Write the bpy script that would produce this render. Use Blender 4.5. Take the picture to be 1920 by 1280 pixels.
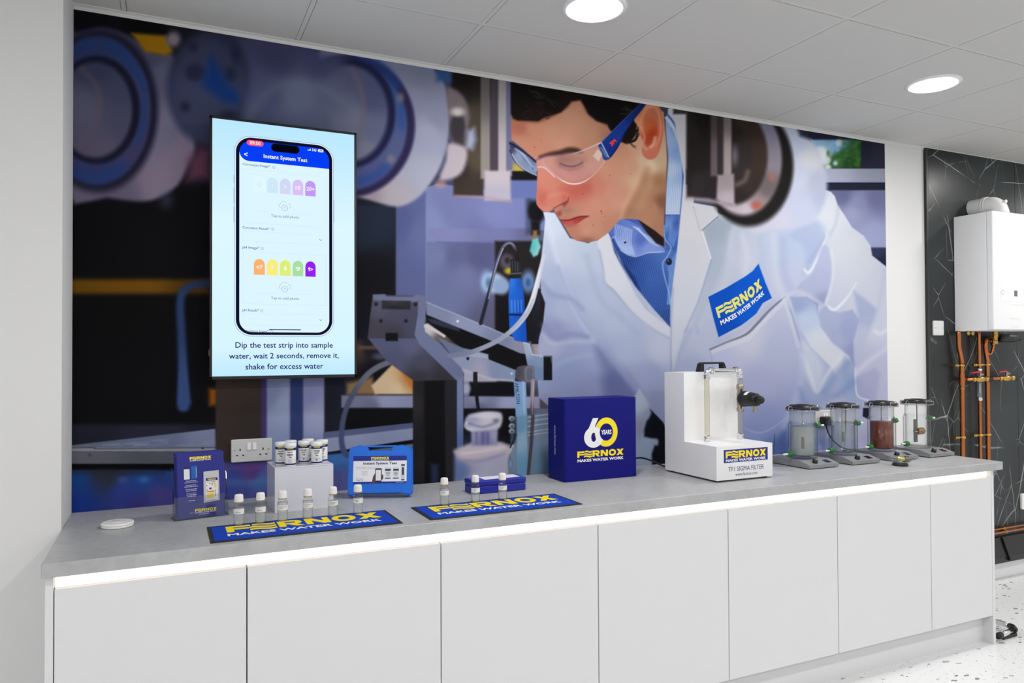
import bpy, bmesh, math, random
import numpy as np
from mathutils import Vector, Matrix

# ------------------------------------------------------------------ scene, camera, world, lights
for _o in list(bpy.data.objects):
    bpy.data.objects.remove(_o, do_unlink=True)
scn = bpy.context.scene
COL = scn.collection
PI = math.pi

CAM = Vector((0.58103, -2.96648, 1.43569))
YAW, PIT, ROL, FPX = 0.43726, 0.01506, -0.00489, 1388.314
_fw = Vector((math.sin(YAW) * math.cos(PIT), math.cos(YAW) * math.cos(PIT), math.sin(PIT)))
_rt = Vector((math.cos(YAW), -math.sin(YAW), 0))
_up = _rt.cross(_fw)
_R = _rt * math.cos(ROL) + _up * math.sin(ROL)
_U = _up * math.cos(ROL) - _rt * math.sin(ROL)
cam_data = bpy.data.cameras.new('camera')
cam_data.sensor_width = 36.0
cam_data.lens = FPX / 1920 * 36.0
cam_data.clip_start = 0.05
cam_data.clip_end = 60
cam = bpy.data.objects.new('camera', cam_data)
COL.objects.link(cam)
_m = Matrix.Identity(4)
for _i in range(3):
    _m[_i][0] = _R[_i]; _m[_i][1] = _U[_i]; _m[_i][2] = -_fw[_i]; _m[_i][3] = CAM[_i]
cam.matrix_world = _m
scn.camera = cam

world = bpy.data.worlds.new('world')
world.use_nodes = True
world.node_tree.nodes['Background'].inputs[0].default_value = (1.0, 0.985, 0.955, 1)
world.node_tree.nodes['Background'].inputs[1].default_value = 0.0
scn.world = world

scn.view_settings.view_transform = 'Standard'
scn.view_settings.look = 'None'
scn.view_settings.gamma = 1.0
scn.view_settings.use_curve_mapping = False
scn.view_settings.exposure = 0.0
try:
    scn.cycles.transparent_max_bounces = 40      # many panes of glass stand one behind another
except Exception:
    pass
LAMP = 158.0          # radiance of the downlight diffusers
H = 2.655            # ceiling height
ZC = 0.891           # worktop height

# ------------------------------------------------------------------ materials
def lin(c):
    if isinstance(c, str):
        c = [int(c[i:i + 2], 16) for i in (0, 2, 4)]
    return tuple((v / 255 / 12.92) if v / 255 <= 0.04045 else ((v / 255 + 0.055) / 1.055) ** 2.4 for v in c)

def mat(name, col, rough=0.5, metal=0.0, spec=0.5, emit=None, estr=0.0, coat=0.0, bump=None, alpha=None):
    m = bpy.data.materials.new(name)
    m.use_nodes = True
    nt = m.node_tree
    p = nt.nodes['Principled BSDF']
    p.inputs['Base Color'].default_value = (*lin(col), 1)
    p.inputs['Roughness'].default_value = rough
    p.inputs['Metallic'].default_value = metal
    p.inputs['Specular IOR Level'].default_value = spec
    p.inputs['Coat Weight'].default_value = coat
    if emit is not None:
        p.inputs['Emission Color'].default_value = (*lin(emit), 1)
        p.inputs['Emission Strength'].default_value = estr
    if bump:
        tc = nt.nodes.new('ShaderNodeTexCoord')
        n = nt.nodes.new('ShaderNodeTexNoise')
        n.inputs['Scale'].default_value = bump[0]
        n.inputs['Detail'].default_value = 4
        b = nt.nodes.new('ShaderNodeBump')
        b.inputs['Strength'].default_value = bump[1]
        b.inputs['Distance'].default_value = 0.002
        nt.links.new(tc.outputs['Object'], n.inputs['Vector'])
        nt.links.new(n.outputs['Fac'], b.inputs['Height'])
        nt.links.new(b.outputs['Normal'], p.inputs['Normal'])
    return m

def glass_mat(name, tint=(250, 252, 252), refl=0.9, edge=0.35, haze=0.0, hazecol=(230, 232, 235)):
    """thin clear glass: see-through, brighter and darker towards its grazing edges"""
    m = bpy.data.materials.new(name)
    m.use_nodes = True
    nt = m.node_tree
    nt.nodes.remove(nt.nodes['Principled BSDF'])
    out = nt.nodes['Material Output']
    tr = nt.nodes.new('ShaderNodeBsdfTransparent')
    gl = nt.nodes.new('ShaderNodeBsdfGlossy')
    gl.inputs['Roughness'].default_value = 0.03
    gl.inputs['Color'].default_value = (refl, refl, refl, 1)
    lw = nt.nodes.new('ShaderNodeLayerWeight')
    lw.inputs['Blend'].default_value = 0.5
    sch = nt.nodes.new('ShaderNodeMath'); sch.operation = 'POWER'; sch.inputs[1].default_value = 4.0
    nt.links.new(lw.outputs['Facing'], sch.inputs[0])
    scl = nt.nodes.new('ShaderNodeMath'); scl.operation = 'MULTIPLY_ADD'; scl.inputs[1].default_value = 0.45; scl.inputs[2].default_value = 0.04
    nt.links.new(sch.outputs[0], scl.inputs[0])
    mixc = nt.nodes.new('ShaderNodeMix'); mixc.data_type = 'RGBA'
    mixc.inputs['A'].default_value = (*lin(tint), 1)
    mixc.inputs['B'].default_value = tuple(v * edge for v in lin(tint)) + (1,)
    pw = nt.nodes.new('ShaderNodeMath'); pw.operation = 'POWER'; pw.inputs[1].default_value = 2.5
    nt.links.new(lw.outputs['Facing'], pw.inputs[0])
    nt.links.new(pw.outputs[0], mixc.inputs['Factor'])
    nt.links.new(mixc.outputs['Result'], tr.inputs['Color'])
    mix = nt.nodes.new('ShaderNodeMixShader')
    nt.links.new(scl.outputs[0], mix.inputs[0])
    nt.links.new(tr.outputs[0], mix.inputs[1])
    nt.links.new(gl.outputs[0], mix.inputs[2])
    last = mix
    if haze:
        df = nt.nodes.new('ShaderNodeBsdfDiffuse')
        df.inputs['Color'].default_value = (*lin(hazecol), 1)
        m2 = nt.nodes.new('ShaderNodeMixShader')
        m2.inputs[0].default_value = haze
        nt.links.new(mix.outputs[0], m2.inputs[1])
        nt.links.new(df.outputs[0], m2.inputs[2])
        last = m2
    nt.links.new(last.outputs[0], out.inputs['Surface'])
    return m

def emit_mat(name, col, strength):
    m = bpy.data.materials.new(name)
    m.use_nodes = True
    nt = m.node_tree
    nt.nodes.remove(nt.nodes['Principled BSDF'])
    e = nt.nodes.new('ShaderNodeEmission')
    e.inputs['Color'].default_value = (*lin(col), 1)
    e.inputs['Strength'].default_value = strength
    nt.links.new(e.outputs[0], nt.nodes['Material Output'].inputs['Surface'])
    return m

_cache = {}
def flat(col, rough=0.55, spec=0.3, metal=0.0):
    k = (tuple(col), rough, spec, metal)
    if k not in _cache:
        _cache[k] = mat('print_%02x%02x%02x' % tuple(int(v) for v in col), col, rough, metal, spec)
    return _cache[k]
def glow(col, s=1.0):
    k = ('e', tuple(col), s)
    if k not in _cache:
        _cache[k] = emit_mat('screen_%02x%02x%02x' % tuple(int(v) for v in col), col, s)
    return _cache[k]

# ------------------------------------------------------------------ mesh helpers
class MB:
    """collects shapes into one mesh"""
    def __init__(s):
        s.v = []; s.f = []; s.sm = []
    def add(s, vs, fs, smooth=False):
        n = len(s.v)
        s.v += [tuple(p) for p in vs]
        s.f += [tuple(n + i for i in f) for f in fs]
        s.sm += [smooth] * len(fs)
        return s
    def box(s, x0, x1, y0, y1, z0, z1):
        return s.add([(x0, y0, z0), (x1, y0, z0), (x1, y1, z0), (x0, y1, z0), (x0, y0, z1), (x1, y0, z1), (x1, y1, z1), (x0, y1, z1)],
                     [(0, 3, 2, 1), (4, 5, 6, 7), (0, 1, 5, 4), (1, 2, 6, 5), (2, 3, 7, 6), (3, 0, 4, 7)])
    def rbox(s, x0, x1, y0, y1, z0, z1, b=0.003, seg=2):
        """box with rounded edges"""
        bm = bmesh.new()
        bmesh.ops.create_cube(bm, size=1)
        for v in bm.verts:
            v.co = ((x0 + x1) / 2 + v.co.x * (x1 - x0), (y0 + y1) / 2 + v.co.y * (y1 - y0), (z0 + z1) / 2 + v.co.z * (z1 - z0))
        bmesh.ops.bevel(bm, geom=list(bm.edges), offset=b, segments=seg, affect='EDGES', profile=0.5)
        return s.frombm(bm)
    def frombm(s, bm, smooth=False):
        bm.verts.index_update()
        s.add([v.co[:] for v in bm.verts], [[v.index for v in f.verts] for f in bm.faces], smooth)
        bm.free()
        return s
    def prism(s, poly, axis, lo, hi):
        """poly: 2-D points, extruded along axis ('x': poly=(y,z), 'y': poly=(x,z), 'z': poly=(x,y))"""
        n = len(poly)
        def p3(p, t):
            return {'x': (t, p[0], p[1]), 'y': (p[0], t, p[1]), 'z': (p[0], p[1], t)}[axis]
        vs = [p3(p, lo) for p in poly] + [p3(p, hi) for p in poly]
        fs = [tuple(range(n)), tuple(reversed(range(n, 2 * n)))] + [(i, i + n, (i + 1) % n + n, (i + 1) % n) for i in range(n)]
        return s.add(vs, fs)
    def lathe(s, prof, c=(0, 0, 0), axis='z', seg=24, smooth=True, cap=True):
        """prof: (radius, height) pairs; sharp corners by repeating a pair"""
        vs = []; fs = []
        for r, h in prof:
            for k in range(seg):
                a = 2 * PI * k / seg
                p = (r * math.cos(a), r * math.sin(a), h)
                if axis == 'x': p = (p[2], p[0], p[1])
                elif axis == 'y': p = (p[1], p[2], p[0])
                elif axis == '-y': p = (p[0], -p[2], p[1])
                vs.append((c[0] + p[0], c[1] + p[1], c[2] + p[2]))
        for j in range(len(prof) - 1):
            if prof[j] == prof[j + 1]: continue
            for k in range(seg):
                k2 = (k + 1) % seg
                fs.append((j * seg + k, j * seg + k2, (j + 1) * seg + k2, (j + 1) * seg + k))
        s.add(vs, fs, smooth)
        if cap:
            n = len(s.v) - len(vs)
            for j in (0, len(prof) - 1):
                if prof[j][0] > 1e-6:
                    f = tuple(n + j * seg + k for k in range(seg))
                    s.f.append(f if j else f[::-1]); s.sm.append(False)
        return s
    def cyl(s, c, r, h, axis='z', seg=24, r2=None, smooth=True):
        r2 = r if r2 is None else r2
        return s.lathe([(r, 0), (r, 0), (r2, h), (r2, h)], c, axis, seg, smooth)
    def tube(s, path, r, seg=8, closed=False, caps=True):
        path = [Vector(p) for p in path]
        n = len(path)
        vs = []; fs = []
        prev = None
        for i, p in enumerate(path):
            if closed: t = path[(i + 1) % n] - path[i - 1]
            else: t = path[min(i + 1, n - 1)] - path[max(i - 1, 0)]
            t.normalize()
            if prev is None:
                a = Vector((0, 0, 1)) if abs(t.z) < 0.9 else Vector((1, 0, 0))
                u = t.cross(a).normalized()
            else:
                u = (prev - t * prev.dot(t)).normalized()
            prev = u
            w = t.cross(u)
            rr = r[i] if isinstance(r, (list, tuple)) else r
            for k in range(seg):
                a = 2 * PI * k / seg
                vs.append(p + (u * math.cos(a) + w * math.sin(a)) * rr)
        m = n if closed else n - 1
        for i in range(m):
            j = (i + 1) % n
            for k in range(seg):
                k2 = (k + 1) % seg
                fs.append((i * seg + k, i * seg + k2, j * seg + k2, j * seg + k))
        if caps and not closed:
            fs.append(tuple(reversed(range(seg))))
            fs.append(tuple((n - 1) * seg + k for k in range(seg)))
        return s.add(vs, fs, True)
    def plate(s, w, h, r, t, seg=5, hole=None):
        """rounded rectangle in xz, front at y=0, back at y=t, centred"""
        return s.prism(rrect(0, 0, w, h, r, seg), 'y', 0, t)

def rrect(cx, cy, w, h, r, seg=5):
    r = min(r, w / 2, h / 2)
    pts = []
    for qx, qy, a0 in ((1, 1, 0), (-1, 1, 90), (-1, -1, 180), (1, -1, 270)):
        for k in range(seg + 1):
            a = math.radians(a0 + 90 * k / seg)
            pts.append((cx + qx * (w / 2 - r) + r * math.cos(a), cy + qy * (h / 2 - r) + r * math.sin(a)))
    return pts

def spline(pts, sub=6, closed=False):
    """Catmull-Rom through points of any dimension"""
    P = [tuple(p) for p in pts]
    n = len(P)
    out = []
    rng = range(n) if closed else range(n - 1)
    for i in rng:
        p0 = P[(i - 1) % n] if closed or i > 0 else P[i]
        p1 = P[i]; p2 = P[(i + 1) % n]
        p3 = P[(i + 2) % n] if closed or i + 2 < n else p2
        for k in range(sub):
            t = k / sub
            out.append(tuple(0.5 * (2 * b + (c - a) * t + (2 * a - 5 * b + 4 * c - d) * t * t + (3 * b - a - 3 * c + d) * t ** 3)
                             for a, b, c, d in zip(p0, p1, p2, p3)))
    if not closed: out.append(P[-1])
    return out

def wloc(o):
    v = Vector((0, 0, 0))
    while o is not None:
        v += o.location; o = o.parent
    return v

def obj(name, mb, m, parent=None, local=False, loc=None):
    """links one mesh object; vertices are given in world space unless local=True"""
    me = bpy.data.meshes.new(name)
    off = Vector((0, 0, 0)) if local or parent is None else wloc(parent)
    if loc is not None: off = off + Vector(loc)
    me.from_pydata([(p[0] - off.x, p[1] - off.y, p[2] - off.z) for p in mb.v], [], mb.f)
    me.polygons.foreach_set('use_smooth', mb.sm)
    bm = bmesh.new(); bm.from_mesh(me)
    if len(bm.faces) < 20000:
        bmesh.ops.recalc_face_normals(bm, faces=bm.faces)
    bm.to_mesh(me); bm.free()
    me.materials.append(m)
    o = bpy.data.objects.new(name, me)
    COL.objects.link(o)
    if parent is not None: o.parent = parent
    if loc is not None: o.location = loc
    return o

def thing(name, label, cat, loc=(0, 0, 0), rz=0.0, group=None):
    o = bpy.data.objects.new(name, None)
    o.empty_display_size = 0.05
    COL.objects.link(o)
    o.location = loc; o.rotation_euler = (0, 0, rz)
    o['label'] = label; o['category'] = cat
    if group: o['group'] = group
    return o
def tag(o, label, cat, group=None):
    o['label'] = label; o['category'] = cat
    if group: o['group'] = group
    return o
def struct(o):
    o['kind'] = 'structure'
    return o
def dup(root, loc, rz=None, label=None):
    r = root.copy(); COL.objects.link(r); r.location = loc
    if rz is not None: r.rotation_euler = (0, 0, rz)
    if label: r['label'] = label
    for ch in list(root.children):
        c = ch.copy(); COL.objects.link(c); c.parent = r
        for g in ch.children:
            d = g.copy(); COL.objects.link(d); d.parent = c
    return r

# ------------------------------------------------------------------ lettering
class Frame:
    """a flat writing surface: origin, right and up vectors, lifted along the normal"""
    def __init__(s, o, right, up, lift=0.0004):
        s.o = Vector(o); s.r = Vector(right).normalized(); s.u = Vector(up).normalized()
        s.n = s.r.cross(s.u); s.o = s.o + s.n * lift
    def __call__(s, a, b, l=0.0):
        return s.o + s.r * a + s.u * b + s.n * l

def text_polys(t, bold=0.0):
    cu = bpy.data.curves.new('lettering', 'FONT')
    cu.body = t; cu.size = 1.0; cu.offset = bold; cu.resolution_u = 2
    cu.fill_mode = 'BOTH'
    o = bpy.data.objects.new('lettering', cu)
    COL.objects.link(o)
    dg = bpy.context.evaluated_depsgraph_get()
    me = bpy.data.meshes.new_from_object(o.evaluated_get(dg))
    vs = [(v.co.x, v.co.y) for v in me.vertices]
    fs = [tuple(p.vertices) for p in me.polygons]
    bpy.data.objects.remove(o); bpy.data.curves.remove(cu); bpy.data.meshes.remove(me)
    return vs, fs

def text_mb(mb, t, F, cx, cy, w=None, h=None, bold=0.0, align='c', l=0.0, italic=0.0):
    """writes t on frame F, fitted to width w and/or cap-box height h, centred (or left aligned) at cx, cy"""
    vs, fs = text_polys(t, bold)
    if not vs: return mb
    xs = [v[0] for v in vs]; ys = [v[1] for v in vs]
    x0, x1, y0, y1 = min(xs), max(xs), min(ys), max(ys)
    if w and h: sx, sy = w / (x1 - x0), h / (y1 - y0)
    elif w: sx = sy = w / (x1 - x0)
    else: sx = sy = h / (y1 - y0)
    ox = (x0 + x1) / 2 if align == 'c' else x0
    oy = (y0 + y1) / 2
    mb.add([F(cx + (x - ox) * sx + italic * (y - oy) * sy, cy + (y - oy) * sy, l) for x, y in vs], fs)
    return mb

def _bar(x0, x1, yc, th, amp):
    n = 12
    up = []; dn = []
    for k in range(n + 1):
        t = k / n
        x = x0 + (x1 - x0) * t
        y = yc + amp * math.sin(2 * PI * t)
        up.append((x, y + th / 2)); dn.append((x, y - th / 2))
    return [(dn[k], dn[k + 1], up[k + 1], up[k]) for k in range(n)]
def _ring(cx, cy, rx, ry, ix, iy, a0=0, a1=360, n=28):
    q = []
    for k in range(n):
        a = math.radians(a0 + (a1 - a0) * k / n); b = math.radians(a0 + (a1 - a0) * (k + 1) / n)
        q.append(((cx + ix * math.cos(a), cy + iy * math.sin(a)), (cx + rx * math.cos(a), cy + ry * math.sin(a)),
                  (cx + rx * math.cos(b), cy + ry * math.sin(b)), (cx + ix * math.cos(b), cy + iy * math.sin(b))))
    return q
def wordmark():
    """the wide block capitals F, a wavy E, R, N, O, X as polygons in a 7.6 x 1 box"""
    P = []
    P += [[(0, 0), (.36, 0), (.36, 1), (0, 1)], [(.36, .74), (1.2, .74), (1.2, 1), (.36, 1)], [(.36, .36), (1.1, .36), (1.1, .6), (.36, .6)]]
    for yc in (.87, .48, .12):
        P += _bar(1.12 if yc < .8 else 1.3, 2.45, yc, .24, .07)
    x = 2.55
    P += [[(x, 0), (x + .36, 0), (x + .36, 1), (x, 1)], [(x + .36, .76), (x + .85, .76), (x + .85, 1), (x + .36, 1)],
          [(x + .36, .34), (x + .85, .34), (x + .85, .58), (x + .36, .58)], [(x + .5, .36), (x + .92, .36), (x + 1.3, 0), (x + .86, 0)]]
    P += _ring(x + .82, .67, .42, .33, .08, .09, -90, 90, 12)
    x = 3.95
    P += [[(x, 0), (x + .34, 0), (x + .34, 1), (x, 1)], [(x + .92, 0), (x + 1.26, 0), (x + 1.26, 1), (x + .92, 1)],
          [(x, 1), (x + .42, 1), (x + 1.26, 0), (x + .84, 0)]]
    P += _ring(5.98, .5, .64, .54, .31, .25)
    x = 6.68
    P += [[(x, 0), (x + .42, 0), (x + 1.3, 1), (x + .86, 1)], [(x + .05, 1), (x + .5, 1), (x + 1.25, 0), (x + .8, 0)]]
    return P, 7.98
def wordmark_mb(mb, F, x0, y0, w, h, l=0.0):
    P, W = wordmark()
    for i, q in enumerate(P):
        mb.add([F(x0 + a / W * w, y0 + b * h, l + i * 6e-6) for a, b in q], [tuple(range(len(q)))])
    return mb

def poly_mb(mb, F, pts, l=0.0):
    return mb.add([F(a, b, l) for a, b in pts], [tuple(range(len(pts)))])
def rect_mb(mb, F, x0, x1, y0, y1, l=0.0):
    return poly_mb(mb, F, [(x0, y0), (x1, y0), (x1, y1), (x0, y1)], l)

YEL = (252, 226, 40); NAVY = (24, 30, 140); WHT = (240, 240, 242)
# ------------------------------------------------------------------ setting
def node_mat(name):
    m = bpy.data.materials.new(name); m.use_nodes = True
    nt = m.node_tree
    return m, nt, nt.nodes['Principled BSDF'], nt.nodes.new('ShaderNodeTexCoord')
def ramp(nt, stops, src, interp='LINEAR'):
    r = nt.nodes.new('ShaderNodeValToRGB'); r.color_ramp.interpolation = interp
    e = r.color_ramp.elements
    e[0].position, e[0].color = stops[0][0], (*lin(stops[0][1]), 1)
    e[1].position, e[1].color = stops[-1][0], (*lin(stops[-1][1]), 1)
    for p, c in stops[1:-1]:
        k = e.new(p); k.color = (*lin(c), 1)
    nt.links.new(src, r.inputs[0])
    return r
def mapping(nt, tc, scale=(1, 1, 1), rot=(0, 0, 0), out='Object'):
    mp = nt.nodes.new('ShaderNodeMapping')
    mp.inputs['Scale'].default_value = scale; mp.inputs['Rotation'].default_value = rot
    nt.links.new(tc.outputs[out], mp.inputs['Vector'])
    return mp
def noise(nt, vec, scale, detail=4, dist=0.0):
    n = nt.nodes.new('ShaderNodeTexNoise')
    n.inputs['Scale'].default_value = scale; n.inputs['Detail'].default_value = detail; n.inputs['Distortion'].default_value = dist
    nt.links.new(vec, n.inputs['Vector'])
    return n
def math_node(nt, op, a, b=None, clamp=False):
    n = nt.nodes.new('ShaderNodeMath'); n.operation = op; n.use_clamp = clamp
    for i, v in enumerate((a, b)):
        if v is None: continue
        if isinstance(v, (int, float)): n.inputs[i].default_value = v
        else: nt.links.new(v, n.inputs[i])
    return n.outputs[0]
def mixcol(nt, fac, a, b):
    n = nt.nodes.new('ShaderNodeMix'); n.data_type = 'RGBA'
    if isinstance(fac, (int, float)): n.inputs['Factor'].default_value = fac
    else: nt.links.new(fac, n.inputs['Factor'])
    for k, v in (('A', a), ('B', b)):
        if isinstance(v, tuple): n.inputs[k].default_value = (*lin(v), 1)
        else: nt.links.new(v, n.inputs[k])
    return n.outputs['Result']

def terrazzo():
    m, nt, p, tc = node_mat('terrazzo')
    base = mapping(nt, tc)
    wob = noise(nt, base.outputs[0], 9, 2)
    vec = nt.nodes.new('ShaderNodeVectorMath'); vec.operation = 'MULTIPLY_ADD'
    vec.inputs[1].default_value = (0.05, 0.05, 0.0)
    nt.links.new(wob.outputs['Color'], vec.inputs[0]); nt.links.new(base.outputs[0], vec.inputs[2])
    col = (234, 236, 237)
    for scale, keep, size, c in ((52, 0.80, 0.34, (140, 142, 145)), (22, 0.86, 0.42, (96, 100, 102)), (11, 0.88, 0.34, (76, 80, 82))):
        v = nt.nodes.new('ShaderNodeTexVoronoi'); v.inputs['Scale'].default_value = scale
        v.voronoi_dimensions = '2D'; v.distance = 'MANHATTAN'
        mp = nt.nodes.new('ShaderNodeMapping'); mp.inputs['Scale'].default_value = (1, 2.1, 1); mp.inputs['Rotation'].default_value = (0, 0, scale * 0.7)
        nt.links.new(vec.outputs[0], mp.inputs['Vector']); nt.links.new(mp.outputs[0], v.inputs['Vector'])
        sep = nt.nodes.new('ShaderNodeSeparateColor'); nt.links.new(v.outputs['Color'], sep.inputs[0])
        a = math_node(nt, 'GREATER_THAN', sep.outputs[0], keep)
        sz = math_node(nt, 'MULTIPLY', sep.outputs[1], size)
        b = math_node(nt, 'LESS_THAN', v.outputs['Distance'], sz)
        f = math_node(nt, 'MULTIPLY', a, b)
        tone = math_node(nt, 'MULTIPLY', f, math_node(nt, 'MULTIPLY_ADD', sep.outputs[2], 0.5))
        n = nt.nodes.new('ShaderNodeMath'); n.operation = 'MULTIPLY_ADD'
        nt.links.new(sep.outputs[2], n.inputs[0]); n.inputs[1].default_value = 0.6; n.inputs[2].default_value = 0.4
        ff = math_node(nt, 'MULTIPLY', f, n.outputs[0])
        col = mixcol(nt, ff, col, c)
    nt.links.new(col, p.inputs['Base Color'])
    p.inputs['Roughness'].default_value = 0.28
    p.inputs['Specular IOR Level'].default_value = 0.4
    return m

def black_marble():
    m, nt, p, tc = node_mat('black_marble')
    base = mapping(nt, tc)
    wob = noise(nt, base.outputs[0], 2.2, 3)
    cloud = noise(nt, base.outputs[0], 1.6, 5)
    col = ramp(nt, [(0.3, (24, 27, 29)), (0.7, (50, 56, 58))], cloud.outputs['Fac']).outputs[0]
    for scale, st, rot, w, lo, hi, strength in ((1.15, (1, 1, 0.42), 0.25, 0.0012, 0.40, 0.52, 0.8), (2.1, (1, 1, 0.62), -0.7, 0.0009, 0.45, 0.56, 0.7), (1.5, (1, 1, 1.6), 0.5, 0.0015, 0.48, 0.60, 1.0), (3.2, (1, 1, 0.5), 0.9, 0.0008, 0.46, 0.60, 0.6)):
        mp = mapping(nt, tc, st, (0, rot, 0))
        vec = nt.nodes.new('ShaderNodeVectorMath'); vec.operation = 'MULTIPLY_ADD'
        vec.inputs[1].default_value = (0.05, 0.0, 0.05)
        nt.links.new(wob.outputs['Color'], vec.inputs[0]); nt.links.new(mp.outputs[0], vec.inputs[2])
        v = nt.nodes.new('ShaderNodeTexVoronoi'); v.feature = 'DISTANCE_TO_EDGE'; v.inputs['Scale'].default_value = scale
        nt.links.new(vec.outputs[0], v.inputs['Vector'])
        msk = noise(nt, mp.outputs[0], 2.4 * scale, 4)
        k = math_node(nt, 'SUBTRACT', 1.0, math_node(nt, 'DIVIDE', v.outputs['Distance'], w * scale * 2), True)
        kk = nt.nodes.new('ShaderNodeMapRange'); kk.inputs['From Min'].default_value = lo; kk.inputs['From Max'].default_value = hi
        nt.links.new(msk.outputs['Fac'], kk.inputs[0])
        f = math_node(nt, 'MULTIPLY', math_node(nt, 'MULTIPLY', k, kk.outputs[0]), strength)
        col = mixcol(nt, f, col, (190, 194, 192))
    nt.links.new(col, p.inputs['Base Color'])
    p.inputs['Roughness'].default_value = 0.32
    p.inputs['Specular IOR Level'].default_value = 0.35
    return m

def concrete():
    m, nt, p, tc = node_mat('concrete_laminate')
    base = mapping(nt, tc)
    a = noise(nt, base.outputs[0], 4.5, 6, 0.6)
    b = noise(nt, base.outputs[0], 38, 5)
    c1 = ramp(nt, [(0.3, (166, 167, 169)), (0.7, (182, 183, 185))], a.outputs['Fac']).outputs[0]
    c2 = ramp(nt, [(0.35, (156, 157, 158)), (0.6, (184, 185, 187))], b.outputs['Fac']).outputs[0]
    nt.links.new(mixcol(nt, 0.3, c1, c2), p.inputs['Base Color'])
    p.inputs['Roughness'].default_value = 0.36
    p.inputs['Specular IOR Level'].default_value = 0.4
    return m

M_WALL = mat('white_paint', (226, 226, 227), 0.85, spec=0.2, bump=(90, 0.05))
M_TILE = mat('ceiling_tile', (204, 203, 200), 0.9, spec=0.1, bump=(400, 0.03))
M_TEE = mat('ceiling_grid', (222, 222, 220), 0.6, spec=0.2)
M_GAP = mat('ceiling_void', (170, 170, 168), 0.9)
M_FLOOR = terrazzo()
M_MARBLE = black_marble()
M_TOP = concrete()
M_DOOR = mat('white_cabinet', (224, 224, 226), 0.45, spec=0.4)
M_CARC = mat('cabinet_carcass', (150, 150, 152), 0.7)
M_BLACK = mat('black_plastic', (18, 18, 20), 0.35, spec=0.4)
M_WHITE = mat('white_plastic', (236, 236, 236), 0.35, spec=0.4)
M_CHROME = mat('chrome', (225, 226, 228), 0.12, 1.0)
M_STEEL = mat('steel', (170, 170, 168), 0.3, 1.0)
M_COPPER = mat('copper', (196, 120, 72), 0.2, 1.0)
M_BRASS = mat('brass', (200, 165, 90), 0.28, 1.0)
M_GLASS = glass_mat('clear_glass', (252, 253, 253), .95, .42)
M_ACRYL = glass_mat('clear_acrylic', (246, 248, 250), 0.8, 0.75)
M_GREEN = mat('green_plastic', (38, 120, 45), 0.4)
M_LED = emit_mat('led_diffuser', (255, 245, 226), 1.9)
M_LAMP = emit_mat('lamp_diffuser', (255, 253, 250), LAMP)

X0, X1, Y0 = -2.2, 8.2, -5.6
MUR0, MUR1, NIB = 0.287, 4.366, -0.28
struct(obj('floor', MB().box(X0, X1, Y0, 0.1, -0.05, 0), M_FLOOR))
struct(obj('wall_back', MB().box(MUR0, X1, 0.001, 0.1, 0, H), M_WALL))
struct(obj('wall_left', MB().box(X0, MUR0, NIB, 0.1, 0, H), M_WALL))
struct(obj('wall_west', MB().box(X0 - .1, X0, Y0, 0.1, 0, H), M_WALL))
struct(obj('wall_east', MB().box(X1, X1 + .1, Y0, 0.1, 0, H), M_WALL))

struct(obj('wall_south', MB().box(X0 - .1, X1 + .1, Y0 - .1, Y0, 0, H), M_WALL))
ceil = struct(obj('ceiling', MB().box(X0 - .1, X1 + .1, Y0 - .1, 0.1, H + 0.018, H + 0.06), M_GAP))
# suspended grid: tees on a 600 mm module, one tile in every bay
TX = [0.4435 + 0.6 * k for k in range(-4, 13)]
TY = [-0.446 - 0.6 * k for k in range(0, 9)]
xs = [X0] + [x for x in TX if X0 < x < X1] + [X1]
ys = [0.0] + [y for y in TY if y > Y0] + [Y0]
g = MB()
for x in xs[1:-1]: g.box(x - .008, x + .008, Y0, 0, H + 0.0018, H + 0.02)
for y in ys[1:-1]: g.box(X0, X1, y - .008, y + .008, H + 0.0015, H + 0.02)
obj('grid_tee', g, mat('grid_tee', (208, 207, 204), .7, spec=.1), ceil, local=True)
tile_meshes = {}
LAMPS = [(1.952, -0.735), (3.755, -0.735), (5.555, -0.735), (7.3, -0.735)] + \
        [(x, y) for y in (-2.546, -4.346) for x in (-1.65, 0.15, 1.952, 3.755, 5.555, 7.3)]
for i in range(len(xs) - 1):
    for j in range(len(ys) - 1):
        w = xs[i + 1] - xs[i] - 0.019; d = ys[j] - ys[j + 1] - 0.019
        x, y = (xs[i] + xs[i + 1]) / 2, (ys[j] + ys[j + 1]) / 2
        if x < MUR0 and y > NIB and ys[j + 1] > NIB: continue
        key = (round(w, 3), round(d, 3))
        if key not in tile_meshes:
            t = obj('ceiling_tile', MB().prism([(-w / 2, 0), (w / 2, 0), (w / 2 - .002, -.0018), (-w / 2 + .002, -.0018)], 'y', -d / 2, d / 2).box(-w / 2, w / 2, -d / 2, d / 2, 0, .014), M_TILE, ceil, local=True)
            tile_meshes[key] = t
        else:
            t = tile_meshes[key].copy(); COL.objects.link(t)
        t.location = (x, y, H + 0.0016)
tr = struct(obj('trim_1', MB().box(MUR0, X1, -0.022, -0.0005, H - 0.004, H - 0.0005).box(MUR0, X1, -0.0025, -0.0005, H - 0.016, H - 0.004), M_TEE))

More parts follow.
